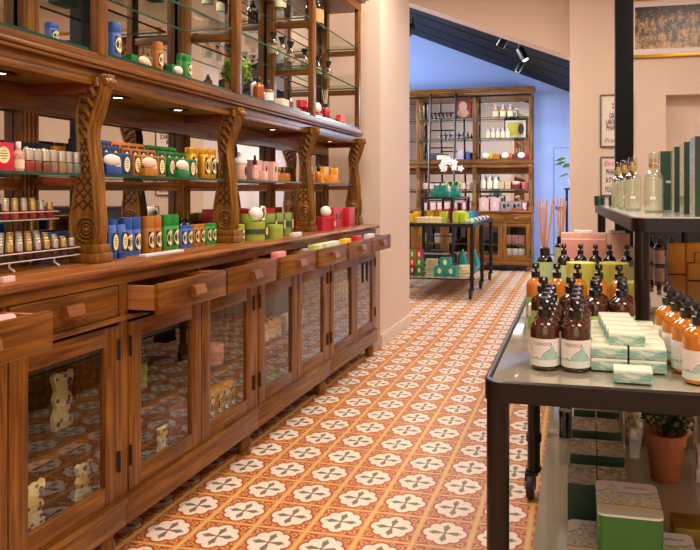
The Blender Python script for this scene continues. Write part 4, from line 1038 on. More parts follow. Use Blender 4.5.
for i, x in enumerate((-.138, -.068, -.001, .068, .132)):
    kC.put((x, 2.285, ZT), -.3, 'orange pump bottle with green label, %s of the row from the aisle' % ORD[i], 'orange pump bottles in a row')
kS = Kind(mk_carton(.040, .045, .036, LABWH)); kS2 = Kind(mk_carton(.040, .045, .034, LGR))
kS2.put((-.128, 2.10, ZT), -.05, 'small lime green carton by the table edge under the cream one'); kS.put((-.128, 2.10, ZT+.0345), -.02, 'small cream carton stacked on the lime green one by the table edge')
kD = Kind(mk_pump(amber('near_black_glass', (26, 22, 16), .06, .1), plain('label_sage', (190, 208, 150), .5), BLKPL, .029, .108, 'pump_bottle', (.006, .085), None, False, True, .18))
for i, x in enumerate((-.062, .012, .078, .14, .215)):
    kD.put((x, 3.13, ZT), -.2, 'black topped bottle with sage green label, %s of the rear row' % ORD[i], 'sage label bottles in the rear row')
kdf = Kind(mk_diffuser(amber('near_black_glass', (26, 22, 16), .06, .1), BLKPL, REED, .036, .165, .30, plain('label_sage', (190, 208, 150), .5), 12, .042, 2, .0025))
kdf.put((-.147, 3.12, ZT), 0, 'dark diffuser bottle with sage label and wooden reeds near the aisle')
kdf.put((-.095, 3.95, ZT), .6, 'wooden reed diffuser standing behind the pink cartons')
kdr = Kind(mk_drum(plain('tin_chartreuse', (206, 200, 92), .4), None, .055, .148))
kdr.put((.012, 2.62, ZT), 0, 'tall chartreuse round tin, the one nearer the aisle'); kdr.put((.133, 2.63, ZT), 0, 'tall chartreuse round tin, the one nearer the shelf leg')
Kind(mk_drum(plain('tin_chartreuse', (206, 200, 92), .4), None, .036, .10)).put((.188, 2.46, ZT), 0, 'small chartreuse tin beside the raised shelf leg')
ko = Kind(mk_carton(.115, .06, .092, plain('box_moss', (150, 168, 56), .5)))
for i, x in enumerate((-.02, .10, .22)): ko.put((x, 3.30, ZT), 0, 'moss green carton behind the black topped bottles, %s from the aisle' % ORD[i], 'moss green cartons')
kpk = Kind(mk_carton(.112, .10, .168, plain('box_rose', (228, 158, 146), .5)))
for i, x in enumerate((-.03, .084)): kpk.put((x, 3.66, ZT), 0, 'rose pink carton in the front row, %s from the aisle' % ORD[i], 'rose pink cartons, front row')
kpk2 = Kind(mk_carton(.12, .10, .192, plain('box_blush', (236, 184, 166), .5)))
for i, x in enumerate((-.03, .092, .214)): kpk2.put((x, 3.82, ZT), 0, 'blush pink carton in the rear row, %s from the aisle' % ORD[i], 'blush pink cartons, rear row')
kwh = Kind(mk_carton(.10, .07, .014, WHITE)); kwh.put((.03, 3.82, ZT+.1925), .1, 'flat white box lying on the blush pink cartons'); kwh.put((.20, 3.82, ZT+.1925), -.05, 'second flat white box lying on the blush pink cartons')
kwp = Kind(mk_carton(.10, .09, .048, plain('box_pinkwhite', (238, 206, 198), .5)))
kwp.put((.27, 3.46, ZT), 0, 'pinkish white box, lowest of the pile under the raised shelf'); kwp.put((.28, 3.47, ZT+.0485), .05, 'pinkish white box in the middle of the pile under the raised shelf'); kwp.put((.30, 3.47, ZT+.097), -.04, 'pinkish white box on top of the pile under the raised shelf')
# ---- marbled soap bars
def mk_marble():
    m, nt, b = new_mat('marbled_wrapper'); v = objco(nt); co = sep(nt, v)
    n1 = X(nt, noise(nt, v, 34, 5, (.6, .6, 2.4), 2.2)); n2 = X(nt, noise(nt, v, 60, 4, (1, 1, 2.0), 3))
    c = ramp(nt, n1, [(.34, rgb(112, 172, 156)), (.48, rgb(168, 208, 192)), (.64, rgb(222, 234, 220))])
    vein = (n2-.5).abs().below(.012, .02); c = mixc(nt, vein*.6, c, rgb(70, 128, 114))
    top = (co[2]*-1).below(-.0232, .003); c = mixc(nt, top, c, rgb(238, 234, 208))
    nt.links.new(c, b.inputs['Base Color']); b.inputs['Roughness'].default_value = .3; b.inputs['Coat Weight'].default_value = .3; return m
MARB = mk_marble()
def mk_bar():
    o = MB().box(-.041, .041, -.027, .027, 0, .0285, .003).build('marbled_soap', MARB); return tag(o, None, 'soap')
kb = Kind(mk_bar)
kb.put((.118, 1.545, ZT+.0005), math.radians(-1), 'pale green marbled soap lying alone before the stack')
for l in range(2):
    for j in range(6):
        for c_, x in enumerate((.072, .158)):
            kb.put((x+.003*(j % 2), 1.640+.058*j, ZT+.0005+.029*l), math.radians((j*7) % 5-2), 'marbled soap in the %s layer, %s row from the front, %s' % (('bottom', 'middle')[l], ORD[j], ('aisle side', 'shelf side')[c_]), 'pale green marbled soaps in a stack')
for j in range(5): kb.put((.112-.004*j, 1.650+.058*j, ZT+.0005+.058), math.radians((j*11) % 5-2), 'marbled soap on the top layer of the stack, %s from the front' % ORD[j], 'marbled soaps on top of the stack')
# ---- orange bottles with white labels, right side
kO = Kind(mk_pump(ORG, LAB_M, BLKPL, .036, .098, 'pump_bottle', (.008, .072), TXT, False, True, .172))
for j, (x, y) in enumerate(((.262, 1.575), (.250, 1.662), (.240, 1.752), (.232, 1.845))):
    kO.put((x, y, ZT), -.45, 'orange pump bottle with mountain label, %s from the front beside the marbled soaps' % ORD[j], 'orange pump bottles with mountain labels')
for j, (x, y) in enumerate(((.372, 1.71), (.365, 1.81))): kO.put((x, y, ZT), -.45, 'orange pump bottle in the second column by the table end, %s' % ORD[j], 'orange pump bottles, second column')
kDb = Kind(mk_pump(amber('dark_red_glass', (70, 20, 20), .06, .1), plain('label_pinkish', (236, 204, 200), .5), BLKPL, .030, .095, 'pump_bottle', (.008, .085), None, False, True, .165))
for j, (x, y) in enumerate(((.455, 4.05), (.425, 4.16), (.527, 4.06))): kDb.put((x, y, ZT), -.2, 'dark bottle with pinkish label behind the shelf leg, %s' % ORD[j], 'dark bottles with pinkish labels')
OB = plain('box_orange', (246, 172, 62), .5)
kk = Kind(mk_carton(.078, .075, .155, OB)); kk.put((.495, 3.66, ZT), 0, 'tall orange carton under the raised shelf, next to the dark bottles'); kk.put((.578, 3.66, ZT), 0, 'tall orange carton under the raised shelf, second from the dark bottles')
Kind(mk_carton(.085, .07, .078, OB)).put((.555, 3.42, ZT), 0, 'low orange carton before the tall orange cartons'); Kind(mk_carton(.05, .05, .05, OB)).put((.570, 3.42, ZT+.0785), 0, 'small orange carton stacked on the low orange carton')
# ---- perfumes on the raised shelf
def mk_perfume():
    t = thing('perfume_bottle', None, 'perfume'); s = .036
    MB().lathe([(.001, 0), (s*.95, 0), (s, .004), (s, .118), (s*.93, .138), (s*.70, .153), (s*.36, .162), (s*.32, .170)], n=12, cap=False).build('bottle', CLEAR, t)
    MB().lathe([(s*.86, .010), (s*.9, .014), (s*.9, .128), (s*.3, .134)], n=12).build('perfume', thin_glass('pale_perfume', (.94, .93, .80, 1), 1.25, .8, .01, .38), t)  # white mixed into the liquid imitates refraction and reflections
    MB().lathe([(.001, .0005), (s*.9, .0005), (s*.92, .009), (.001, .010)], n=12).build('thick_base', plain('glass_base', (150, 158, 140), .1, coat=.6), t)
    MB().lathe([(s*.42, .168), (s*.46, .170), (s*.46, .184), (s*.38, .186)], n=18).build('collar', GOLD, t)
    c = MB().lathe([(s*.50, .178), (s*.52, .182), (s*.52, .222), (s*.46, .226), (.001, .226)], n=18).build('cap', CLEAR, t)
    MB().lathe([(s*.30, .186), (s*.30, .205)], n=12).build('atomiser', GOLD, t)
    MB().box(-.010, .010, -s-.0012, -s+.001, .05, .062).build('label', WHITE, t); return t
kP = Kind(mk_perfume)
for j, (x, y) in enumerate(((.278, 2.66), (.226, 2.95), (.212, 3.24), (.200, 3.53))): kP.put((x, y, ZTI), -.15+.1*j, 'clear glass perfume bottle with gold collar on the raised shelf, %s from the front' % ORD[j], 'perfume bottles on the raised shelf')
GRN_B = plain('box_dark_green', (6, 92, 82), .28, coat=.4)
FOIL = None
def mk_foil():
    m, nt, b = new_mat('cellophane_grey'); v = objco(nt)
    n1 = X(nt, noise(nt, v, 30, 4, (1, 1, 1), 2.5)); n2 = X(nt, noise(nt, v, 26, 2, (1, 1, .4), 1))
    nt.links.new(ramp(nt, n1*.6+n2*.4, [(.35, rgb(92, 100, 84)), (.5, rgb(140, 146, 128)), (.66, rgb(198, 200, 184))]), b.inputs['Base Color'])
    b.inputs['Roughness'].default_value = .16; b.inputs['Coat Weight'].default_value = .5; bump(nt, b, n1, .5, .004); return m
FOIL = mk_foil()
def mk_gbox(w, d, h, side=True):
    def f():
        t = thing('perfume_box', None, 'box'); m = MB().box(-w/2, w/2, -d/2, d/2, 0, h)
        m.m = [1, 1, 0, 0, 1, 1]; m.build('carton_body', [GRN_B, FOIL], t)
        MB().box(-.011, .011, -d/2-.0009, -d/2-.0002, h*.46, h*.50).build('emblem', plain('silver_print', (170, 190, 180), .4), t); return t
    return f
kG = Kind(mk_gbox(.070, .12, .255))
for j, (x, y) in enumerate(((.400, 2.33), (.402, 2.57), (.404, 2.83), (.385, 3.12))): kG.put((x, y, ZTI), -.02, 'dark green perfume box on the raised shelf, %s from the front' % ORD[j], 'dark green boxes on the raised shelf')
kcu = Kind(mk_drum(plain('jar_forest', (20, 62, 46), .2, coat=.5), None, .032, .055))
kcu.put((.125, 4.08, ZTI-.0), 0, 'dark green candle jar at the far end of the raised shelf, aisle side'); kcu.put((.205, 4.02, ZTI), 0, 'dark green candle jar at the far end of the raised shelf, beside the perfumes')
# ---- lower shelf
kL = Kind(mk_gbox(.077, .135, .213))
for j in range(4):
    for c_, x in enumerate((.012, .092)): kL.put((x+.004*j, 1.915+.21*j, ZL), 0, 'dark green box with grey cellophane top on the lower shelf, %s row, %s' % (ORD[j], ('aisle side', 'pot side')[c_]), 'dark green boxes on the lower shelf')
kn = Kind(mk_drum(amber('navy_glass', (14, 34, 48), .06, .1), None, .027, .105))
for j in range(3): kn.put((-.050, 2.80+.11*j, ZL), 0, 'dark navy glass jar beside the green boxes on the lower shelf, %s' % ORD[j], 'dark navy jars on the lower shelf')
t = thing('potted_plant', 'terracotta pot with a dark leafy plant on the lower shelf', 'plant', (.297, 2.46, ZL))
MB().lathe([(.044, 0), (.047, .003), (.062, .122), (.068, .125), (.071, .165), (.064, .165), (.061, .145), (.001, .145)], n=32).build('pot', plain('terracotta', (172, 104, 64), .75, var=.15), t)
m = MB()
rn = random.Random(9)
for k in range(26):
    a, r_ = rn.uniform(0, 2*PI), rn.uniform(.01, .085); m.tube([(r_*.3*math.cos(a), r_*.3*math.sin(a), .14), (r_*math.cos(a), r_*math.sin(a), .20+.06*rn.random())], .0016, 5)
for k in range(5): leafball(m, (rn.uniform(-.04, .04), rn.uniform(-.04, .04), .215+.03*rn.random()), .062, 130, .020, k+20, .8)
m.build('foliage', DLEAF, t)
t = thing('flower_vase', 'clear square vase of cream roses behind the terracotta pot', 'vase', (.26, 2.80, ZL))
MB().rrect(-.08, .19, -.05, .05, 0, .15, .02).build('vase', CLEAR, t)
rn = random.Random(5)
for k in range(26):
    c = (rn.uniform(-.055, .165), rn.uniform(-.028, .028), .022+.10*rn.random())
    q = MB().sph(c, .017, 10, 0, 1, 1, .9)
    for kk_ in range(5):
        a = kk_*1.26; q.sph((c[0]+.011*math.cos(a), c[1]+.011*math.sin(a), c[2]-.004), .011, 8, 0, 1, 1, 1.2)
    q.build('rose', plain('rose_cream', (226, 212, 160), .7), t)
kwb = Kind(mk_carton(.14, .12, .045, plain('box_white_low', (226, 222, 214), .5)))
kwb.put((.475, 2.50, ZL), -.15, 'white flat box, lower of the pair beside the terracotta pot'); kwb.put((.478, 2.505, ZL+.0455), -.1, 'white flat box, upper of the pair beside the terracotta pot')
# tins with a drawn lid
def mk_lid():
    m, nt, b = new_mat('tin_lid_print'); v = objco(nt); co = sep(nt, v)
    n1 = X(nt, noise(nt, v, 22, 3, (1, .01, .01))); n2 = X(nt, noise(nt, v, 46, 4, (1, 1.6, .01), 2.0))
    ridge = ((co[0]+.035).abs()*-3.0+.05).max(0) + n1*.075 - .005
    d = co[1]-ridge; mt = d.below(0, .002); ln = d.abs().below(.0016, .0014)
    gc = ramp(nt, n2, [(.30, rgb(126, 132, 112)), (.44, rgb(190, 192, 172)), (.60, rgb(224, 222, 206))])
    c = mixc(nt, mt, rgb(226, 218, 220), gc); c = mixc(nt, ln, c, rgb(44, 48, 40))
    sh = (co[1]+.030+n1*.02); c = mixc(nt, sh.below(0, .002), c, rgb(222, 210, 176)); c = mixc(nt, sh.abs().below(.0016, .0014), c, rgb(70, 74, 60))
    c = mixc(nt, (co[1]+.062+n1*.012).below(0, .002), c, rgb(214, 222, 214))
    nt.links.new(c, b.inputs['Base Color']); b.inputs['Roughness'].default_value = .3; b.inputs['Coat Weight'].default_value = .3; return m
LID = mk_lid(); TT = text_mesh('CARIOCA', .013, plain('ink_dark', (70, 70, 66), .6), 'lid_lettering', .0002)
for v in TT.vertices: v.co = (v.co.x+.022, v.co.z+.060, -v.co.y)
TING = plain('tin_emerald', (26, 108, 30), .3, coat=.4)
def mk_tin():
    t = thing('storage_tin', None, 'tin'); w, d, h = .147, .185, .15
    MB().rrect(-w/2, w/2, -d/2, d/2, 0, h-.006, .016).build('tin_body', TING, t)
    l = MB().rrect(-w/2-.001, w/2+.001, -d/2-.001, d/2+.001, h-.008, h, .017).build('lid', LID, t)
    o = link('lid_lettering', TT, l); o.location = (0, 0, h+.0004); return t
kT = Kind(mk_tin)
kT.put((.048, 1.685, ZL), 0, 'green tin with drawn mountain lid, lower one beside the dark green boxes', None, (.98, 1, 1)); kT.put((.200, 1.665, ZL), 0, 'green tin with drawn mountain lid, lower one beside the gold box', None, (.98, 1, 1))
kT.put((.1185, 1.70, ZL+.1508), 0, 'green tin with drawn mountain lid, on top of the two lower tins', None, (1, 1, .67))
q = MB().box(-.06, .06, -.05, .05, 0, .05, .004).build('gold_box', plain('box_gold', (140, 112, 30), .35, .4)); q.location = (.325, 2.05, ZL); tag(q, 'gold carton on the lower shelf beside the tins', 'box')
# ------------------------------------------------------------------ end wall: posters and photograph
def frame(name, label, cat, x0, x1, z0, z1, y, fm, mat_w, matm, art, artm, fw=.012, dep=.02):
    t = thing(name, label, cat, ((x0+x1)/2, y, (z0+z1)/2)); w, h = (x1-x0)/2, (z1-z0)/2
    MB().box(-w, -w+fw, -dep, 0, -h, h, .002).box(w-fw, w, -dep, 0, -h, h, .002).box(-w+fw, w-fw, -dep, 0, h-fw, h, .002).box(-w+fw, w-fw, -dep, 0, -h, -h+fw, .002).build('frame', fm, t)
    MB().box(-w+fw*.5, w-fw*.5, -.009, -.001, -h+fw*.5, h-fw*.5).build('mat_board', matm, t)
    if art: MB().box(-w+fw+mat_w, w-fw-mat_w, -.0115, -.0092, -h+fw+mat_w, h-fw-mat_w).build('print', artm, t)
    return t
YW = 6.298
INKN = plain('poster_ink', (42, 46, 64), .7); INKR = plain('poster_red', (206, 66, 60), .7); POST = plain('poster_paper', (232, 220, 212), .6)
FSIL = plain('frame_grey', (96, 92, 88), .4, .4)
def put_text(t, body, size, z, mat, x=0, shear=0, sx=1):
    o = link('lettering', text_mesh(body, size, mat, 'lettering', .0003, shear=shear, sx=sx, bold=size*.018 if shear == 0 else 0), t); o.location = (x, -.0105, z); return o
p1 = frame('framed_poster', 'framed white poster with dark capitals and red emblem, upper one by the black column', 'poster', .197, .482, 1.655, 2.131, YW, FSIL, 0, POST, False, None)
put_text(p1, 'GRAND', .068, .042, INKN, 0, 0, .52); put_text(p1, 'LABORATOIRE', .062, -.012, INKN, 0, 0, .46); put_text(p1, 'PHARMACIE', .066, -.066, INKN, 0, 0, .50); put_text(p1, '&', .062, -.118, INKN); put_text(p1, 'Francaise', .062, -.178, FSIL, 0, .35, .9)
m = MB(); 
for k in range(6): m.add([(.04*math.cos(a), -.0105, .135+.04*math.sin(a)) for a in (k*PI/3+.1, k*PI/3+.5, k*PI/3+.9)]+[(.02*math.cos(k*PI/3+.5), -.0105, .135+.02*math.sin(k*PI/3+.5))], [(0, 1, 2, 3)])
m.build('emblem', INKR, p1)
p2 = frame('framed_poster', 'framed white poster with red script heading, lower one by the black column', 'poster', .199, .482, 1.213, 1.570, YW, FSIL, 0, POST, False, None)
put_text(p2, 'Enter', .065, .115, INKR, -.04, .3); put_text(p2, 'PHARMACIE', .074, .036, INKN, 0, 0, .46); put_text(p2, '& DROGUERIE', .066, -.034, INKN, 0, 0, .44); put_text(p2, 'FOURNITURES', .072, -.122, INKN, 0, 0, .42)
m, nt, b = new_mat('sepia_crowd_photo'); v = objco(nt); co = sep(nt, v)
n1 = X(nt, noise(nt, v, 17, 4, (1.6, 1, .7))); n2 = X(nt, noise(nt, v, 60, 3, (1.2, 1, .8))); n3 = X(nt, noise(nt, v, 5, 2, (1, 1, 3.5)))
f = n1*.45 + n2*.45 + n3*.35 - .12 - ((co[2]-.09).max(0)*1.7) + ((co[2]*-1-.02).max(0)*.5)
nt.links.new(ramp(nt, f, [(.40, rgb(30, 22, 12)), (.485, rgb(84, 62, 36)), (.56, rgb(166, 128, 80)), (.68, rgb(206, 172, 120))]), b.inputs['Base Color']); b.inputs['Roughness'].default_value = .3
frame('framed_photograph', 'long sepia crowd photograph in a gold frame high on the end wall', 'picture', .42, 1.75, 2.447, 2.985, YW, plain('frame_gold', (196, 136, 24), .3, .6), .055, plain('mat_white', (236, 226, 220), .6), True, m, .026, .03)
# dark sideboard behind the table
t = thing('sideboard', 'black low sideboard by the end wall behind the wheeled table', 'cabinet', (1.25, 5.6, 0))
MB().box(-.72, .72, -.25, .25, .06, 1.08, .004).build('carcass', BLACK, t); MB().box(-.74, .74, -.27, .27, 1.08, 1.11, .004).build('top', BLACK, t)
for k in range(3): q = MB().box(-.70+.475*k, -.70+.475*k+.45, -.268, -.25, .10, 1.05, .003).build('door', BLACK, t); MB().cyl((-.66+.475*k, 0, .58), .009, -.285, -.268, 10, axis='y').build('knob', STEEL, q)
MB().box(-.68, .68, -.2, .22, 0, .06).build('plinth', BLACK, t)
# plant on a tall dark stand in the far room
t = thing('plant_stand', 'tall narrow dark stand in the far room under a leafy plant', 'stand', (-.04, 9.0, 0))
MB().box(-.13, .13, -.13, .13, 1.28, 1.305, .003).build('top', BLACK, t)
for dx in (-.10, .10):
    for dy in (-.10, .10): MB().box(dx-.014, dx+.014, dy-.014, dy+.014, 0, 1.28).build('leg', BLACK, t)
t = thing('potted_plant', 'green leafy plant on the tall dark stand in the far room', 'plant', (-.04, 9.0, 1.306))
MB().lathe([(.06, 0), (.08, .11), (.085, .12), (.075, .12), (.07, .1), (.001, .1)], n=22).build('pot', WHITE, t)
m = MB(); rn = random.Random(3)
for k in range(16):
    a = rn.uniform(0, 2*PI); r_ = rn.uniform(.05, .17); h = rn.uniform(.16, .42); e = Vector((r_*math.cos(a), r_*math.sin(a), h)); m.tube([(0, 0, .1), (e.x*.5, e.y*.5, h*.7), e], .003, 5)
    w = Vector((-math.sin(a), math.cos(a), .5))*.042; d = Vector((math.cos(a), math.sin(a), -.25))*.13
    m.add([e-d*.2, e+d*.3-w, e+d, e+d*.3+w], [(0, 1, 2, 3)])
m.build('foliage', leafm('house_leaves', (60, 120, 40), (120, 170, 70)), t)
# ------------------------------------------------------------------ far room: trolley and its goods
TZ = .885; TLZ = .245
trolley('dark wheeled display table in the far room before the shelving unit', -2.22, -1.185, 7.73, 9.62, TZ, TLZ, (7.80, 8.64, 9.55), .024)
t = thing('raised_shelf', 'small dark raised shelf on the far trolley holding teal boxes', 'shelf', (-1.87, 8.0, TZ+.001))
MB().box(0, .40, 0, 1.30, .28, .305, .004).build('shelf_top', BRONZE, t)
for dx in (.018, .382):
    for dy in (.018, 1.282): MB().box(dx-.016, dx+.016, dy-.016, dy+.016, 0, .28).build('leg', BRONZE, t)
SZ_ = TZ+.306+.0005
TEAL = plain('box_teal', (22, 152, 132), .45)
def tealdeco(t, w, d, h): MB().ellipse((0, -d/2-.001, h*.5), w*.17, h*.32).build('oval_label', LABC, t)
kt2 = Kind(mk_carton(.075, .07, .072, TEAL)); 
pos = [(-1.735, 8.12, 0), (-1.655, 8.12, 0), (-1.575, 8.12, 0), (-1.695, 8.125, 1), (-1.615, 8.125, 1), (-1.62, 8.72, 0), (-1.54, 8.72, 0), (-1.59, 8.72, 1)]
for i, (x, y, l) in enumerate(pos): kt2.put((x, y, SZ_+.0725*l), 0, 'small teal box on the raised shelf, %s of the %s pile' % (ORD[i if i < 5 else i-5], 'near' if i < 5 else 'far'), 'small teal boxes on the raised shelf')
# orchid
t = thing('potted_orchid', 'white flowering orchid with green leaves on the far trolley shelf', 'plant', (-1.66, 8.98, SZ_))
MB().lathe([(.045, 0), (.058, .09), (.06, .095), (.052, .095), (.05, .08), (.001, .08)], n=20).build('pot', WHITE, t)
LO = leafm('orchid_leaves', (70, 116, 40), (134, 168, 84))
for k, (a, L_) in enumerate(((.2, .26), (2.9, .24), (1.3, .16), (4.2, .18), (5.6, .22))):
    m = MB(); n = 7; vs = []
    for i in range(n):
        s_ = i/(n-1); x = L_*s_; z = .09+.14*math.sin(s_*PI*.75)-.10*s_*s_; w = .032*math.sin(PI*min(1, s_*.9+.08))
        for q in (-1, 0, 1): vs.append((x*math.cos(a)-q*w*math.sin(a), x*math.sin(a)+q*w*math.cos(a), z+abs(q)*.008))
    m.add(vs, [(i*3+j, i*3+3+j, i*3+4+j, i*3+1+j) for i in range(n-1) for j in range(2)]); m.build('leaf', LO, t)
st = [(0, 0, .08), (.02, -.02, .24), (.03, -.03, .40), (.0, -.05, .50), (-.08, -.08, .53)]
MB().tube(st, .004, 6).build('stem', LO, t)
PET = plain('orchid_petal', (250, 246, 246), .5, 0, .02)
rn = random.Random(12)
for k in range(11):
    c = Vector((rn.uniform(-.13, .12), -.07+rn.uniform(-.05, .05), rn.uniform(.36, .54))); m = MB(); tl = rn.uniform(-.5, .5)
    for p in range(5):
        a = p*2*PI/5+tl; u = Vector((math.cos(a), -.25, math.sin(a))); w = Vector((-math.sin(a), 0, math.cos(a)))
        L_ = .052; m.add([c, c+u*L_*.45-w*L_*.42, c+u*L_, c+u*L_*.45+w*L_*.42], [(0, 1, 2, 3)])
    m.sph(c+Vector((0, -.008, 0)), .011, 8); m.build('flower', PET, t)
# table top goods
def col(n, c): return plain('tin_'+n, c, .45)
cols = [('yellow', (244, 198, 40)), ('amber', (240, 160, 36)), ('coral', (232, 84, 70)), ('magenta', (206, 40, 110)), ('purple', (120, 50, 130)), ('lime', (186, 204, 44)), ('green', (60, 160, 70)), ('teal', (22, 146, 130)), ('blue', (46, 90, 170)), ('navy', (46, 56, 110))]
kc_ = {n: Kind(mk_carton(.07, .08, .10, col(n, c))) for n, c in cols}
def rowof(nm, x, ys, lab, z=TZ, sc=None):
    for i, y in enumerate(ys): kc_[nm].put((x, y, z+.0005), 0, lab % ORD[i], nm+' cartons on the far trolley', sc)
rowof('yellow', -2.02, (8.02, 8.12), 'yellow carton near the trolley corner, %s')
rowof('yellow', -1.945, (8.10, 8.20), 'tall yellow carton behind the shelf leg, %s', TZ, (1, 1, 1.2))
rowof('amber', -2.10, (8.02, 8.12), 'amber carton at the pier side of the far trolley, %s')
rowof('yellow', -1.83, (8.34, 8.44), 'yellow carton under the small raised shelf, %s', TZ, (1, 1, 1.35)); rowof('amber', -1.755, (8.45, 8.55), 'amber carton under the small raised shelf, %s', TZ, (1, 1, 1.4))
rowof('coral', -1.68, (8.55, 8.65), 'coral carton under the small raised shelf, %s', TZ, (1, 1, 1.45)); rowof('magenta', -1.600, (8.62, 8.72), 'magenta carton under the small raised shelf, %s', TZ, (1, 1, 1.55)); rowof('purple', -1.60, (8.85, 8.95), 'purple carton under the small raised shelf, %s')
rowof('lime', -1.428, (7.95, 8.05, 8.15, 8.25, 8.35), 'lime green carton in the row along the trolley, %s', TZ, (1, 1, 1.3)); rowof('lime', -1.352, (8.0, 8.1, 8.2), 'lime green carton in the outer row, %s', TZ, (1, 1, 1.15))
rowof('lime', -1.56, (7.86, 7.95), 'lime green carton beside the cream packets, %s', TZ, (1, 1, 1.3))
rowof('green', -1.42, (8.55, 8.65), 'green carton behind the lime ones, %s'); rowof('teal', -1.42, (8.78, 8.88, 8.98), 'teal carton in the trolley row, %s', TZ, (1, 1, 1.1)); rowof('blue', -1.42, (9.12, 9.22), 'blue carton at the trolley end, %s', TZ, (1, 1, 1.1)); rowof('navy', -1.42, (9.36, 9.46), 'navy carton at the trolley end, %s')
kso = {n: Kind(mk_wrapped(col(n, c), .05, .06, .035)) for n, c in (('white', (232, 232, 226)), ('green', (60, 160, 70)), ('navy', (46, 56, 110)), ('teal', (22, 146, 130)))}
for j in range(9):
    nm = ('white', 'green', 'white', 'teal', 'white', 'navy', 'white', 'navy', 'white')[j]
    for i, x in enumerate((-1.30, -1.24)): kso[nm].put((x, 8.02+.165*j, TZ+.0005), .1, 'small %s soap in the edge rows of the far trolley, %s along, %s row' % (nm, ORD[j], ('inner', 'outer')[i]), 'small soaps along the far trolley edge')
kpk_ = Kind(mk_wrapped(plain('packet_cream', (240, 228, 176), .5), .30, .10, .034))
for i in range(2): kpk_.put((-1.72, 7.82, TZ+.0005+.0345*i), 0, 'long cream packet at the front of the far trolley, %s' % ('lower', 'upper')[i], 'long cream packets')
# lower shelf goods
kt3 = Kind(mk_carton(.135, .12, .105, TEAL, tealdeco))
kt3.put((-1.635, 8.02, TLZ+.0005), 0, 'teal carton with cream oval, lower one near the cream soaps of the far trolley'); kt3.put((-1.495, 8.02, TLZ+.0005), 0, 'teal carton with cream oval, lower one by the trolley leg'); kt3.put((-1.565, 8.02, TLZ+.106), 0, 'teal carton with cream oval, on top of the two lower teal cartons')
cs = [('crimson', (170, 30, 70)), ('plum', (100, 30, 60)), ('green', (50, 120, 50)), ('olive', (90, 130, 50)), ('red', (206, 60, 44)), ('leaf', (70, 150, 50)), ('rust', (190, 80, 40)), ('lime', (100, 160, 50)), ('rose', (190, 50, 90))]
for j in range(3):
    for i in range(3):
        nm, c = cs[(i+3*j) % 9]; Kind(mk_carton(.085, .10, .098, col('box_'+nm, c), tealdeco)).put((-2.07+.087*i, 8.05, TLZ+.0005+.0985*j), 0, '%s carton with cream oval in the colourful block, %s layer' % (nm, ('bottom', 'middle', 'top')[j]), 'colourful cartons block')
ksb = Kind(mk_wrapped(plain('packet_cream', (240, 228, 176), .5), .16, .09, .034))
for i in range(4): ksb.put((-1.86+.01*(i % 2), 8.55, TLZ+.0005+.0345*i), .2*(i % 2), 'cream soap packet in the pile on the far trolley lower shelf, %s from below' % ORD[i], 'cream soap packets, pile')
for i in range(3): ksb.put((-1.36+.01*(i % 2), 8.22, TLZ+.0005+.0345*i), .5+.2*(i % 2), 'cream soap packet piled beside the teal cartons, %s from below' % ORD[i], 'cream soap packets beside teal')
for i, (x, y) in enumerate(((-1.56, 9.25), (-1.40, 9.30))):
    t = thing('gift_cone', 'teal cone shaped gift box on the far trolley lower shelf, %s' % ORD[i], 'gift box', (x, y, TLZ+.0005), 0, 'teal cone gift boxes')
    MB().lathe([(.072, 0), (.072, .015), (.028, .13), (.012, .18), (.001, .19)], n=6).build('cone_body', TEAL, t); MB().sph((0, 0, .195), .012, 10).build('topper', GOLD, t)
t = thing('label_printer', 'black machine with white tray on the far trolley lower shelf', 'printer', (-1.93, 9.25, TLZ+.0005))
MB().box(-.21, .21, -.15, .15, 0, .14, .01).build('housing', BLKPL, t); MB().box(-.19, .19, -.155, -.08, .142, .16, .004).build('paper_tray', SILV, t); MB().box(-.12, .12, -.08, .12, .14, .19, .012).build('scanner_lid', BLKPL, t)
kcn = Kind(mk_drum(STEEL, None, .045, .16)); 
for i in range(2): kcn.put((-1.67+.10*i, 9.42, TLZ+.0005), 0, 'steel canister behind the teal cartons on the far trolley, %s' % ORD[i], 'steel canisters on the far trolley')
# ------------------------------------------------------------------ goods on the far shelving unit (front at y 10.72 .. mirror 11.04)
ZF = .9557; FN = .9564+(1.311-1)*1.119; FU1 = .9564+(1.7395-1)*1.119; FU2 = .9564+(2.0405-1)*1.119; FU3 = .9564+(2.3405-1)*1.119
PKT = plain('tin_rose_grey', (214, 176, 172), .45)
kdrm = Kind(mk_drum(PKT, None, .09, .20, True))
kdrm.put((-1.48, 10.80, ZF), 0, 'tall rose grey round box with label beside the carved bracket, far counter'); kdrm.put((-1.295, 10.80, ZF), 0, 'tall rose grey round box with label, second from the bracket on the far counter')
GREYB = plain('box_grey', (150, 136, 132), .45)
def figdeco(t, w, d, h):
    m = MB(); m.ellipse((-.02, -d/2-.001, h*.5), w*.16, h*.28); m.ellipse((w*.26, -d/2-.001, h*.6), w*.12, h*.2); m.build('printed_figure', LABD, t)
kf_ = Kind(mk_carton(.16, .10, .145, GREYB, figdeco)); kf_.put((-1.125, 10.78, ZF), 0, 'grey carton with dark printed shape, far counter, first'); kf_.put((-.96, 10.78, ZF), 0, 'grey carton with dark printed shape, far counter, second')
MAU = plain('box_mauve', (176, 90, 110), .45)
kma = Kind(mk_carton(.07, .09, .15, MAU, lambda t, w, d, h: flat_patch(t, 'white_panel', plain('panel_pale', (220, 200, 200), .5), -w*.3, w*.3, h*.15, h*.85, -d/2-.0008)))
for i in range(2): kma.put((-.90+.08*i, 10.91, ZF), 0, 'mauve carton behind the grey ones on the far counter, %s' % ORD[i], 'mauve cartons on the far counter')
kma.put((-.827, 10.77, ZF), 0, 'mauve carton at the end of the far counter', None, (1.15, 1, .95))
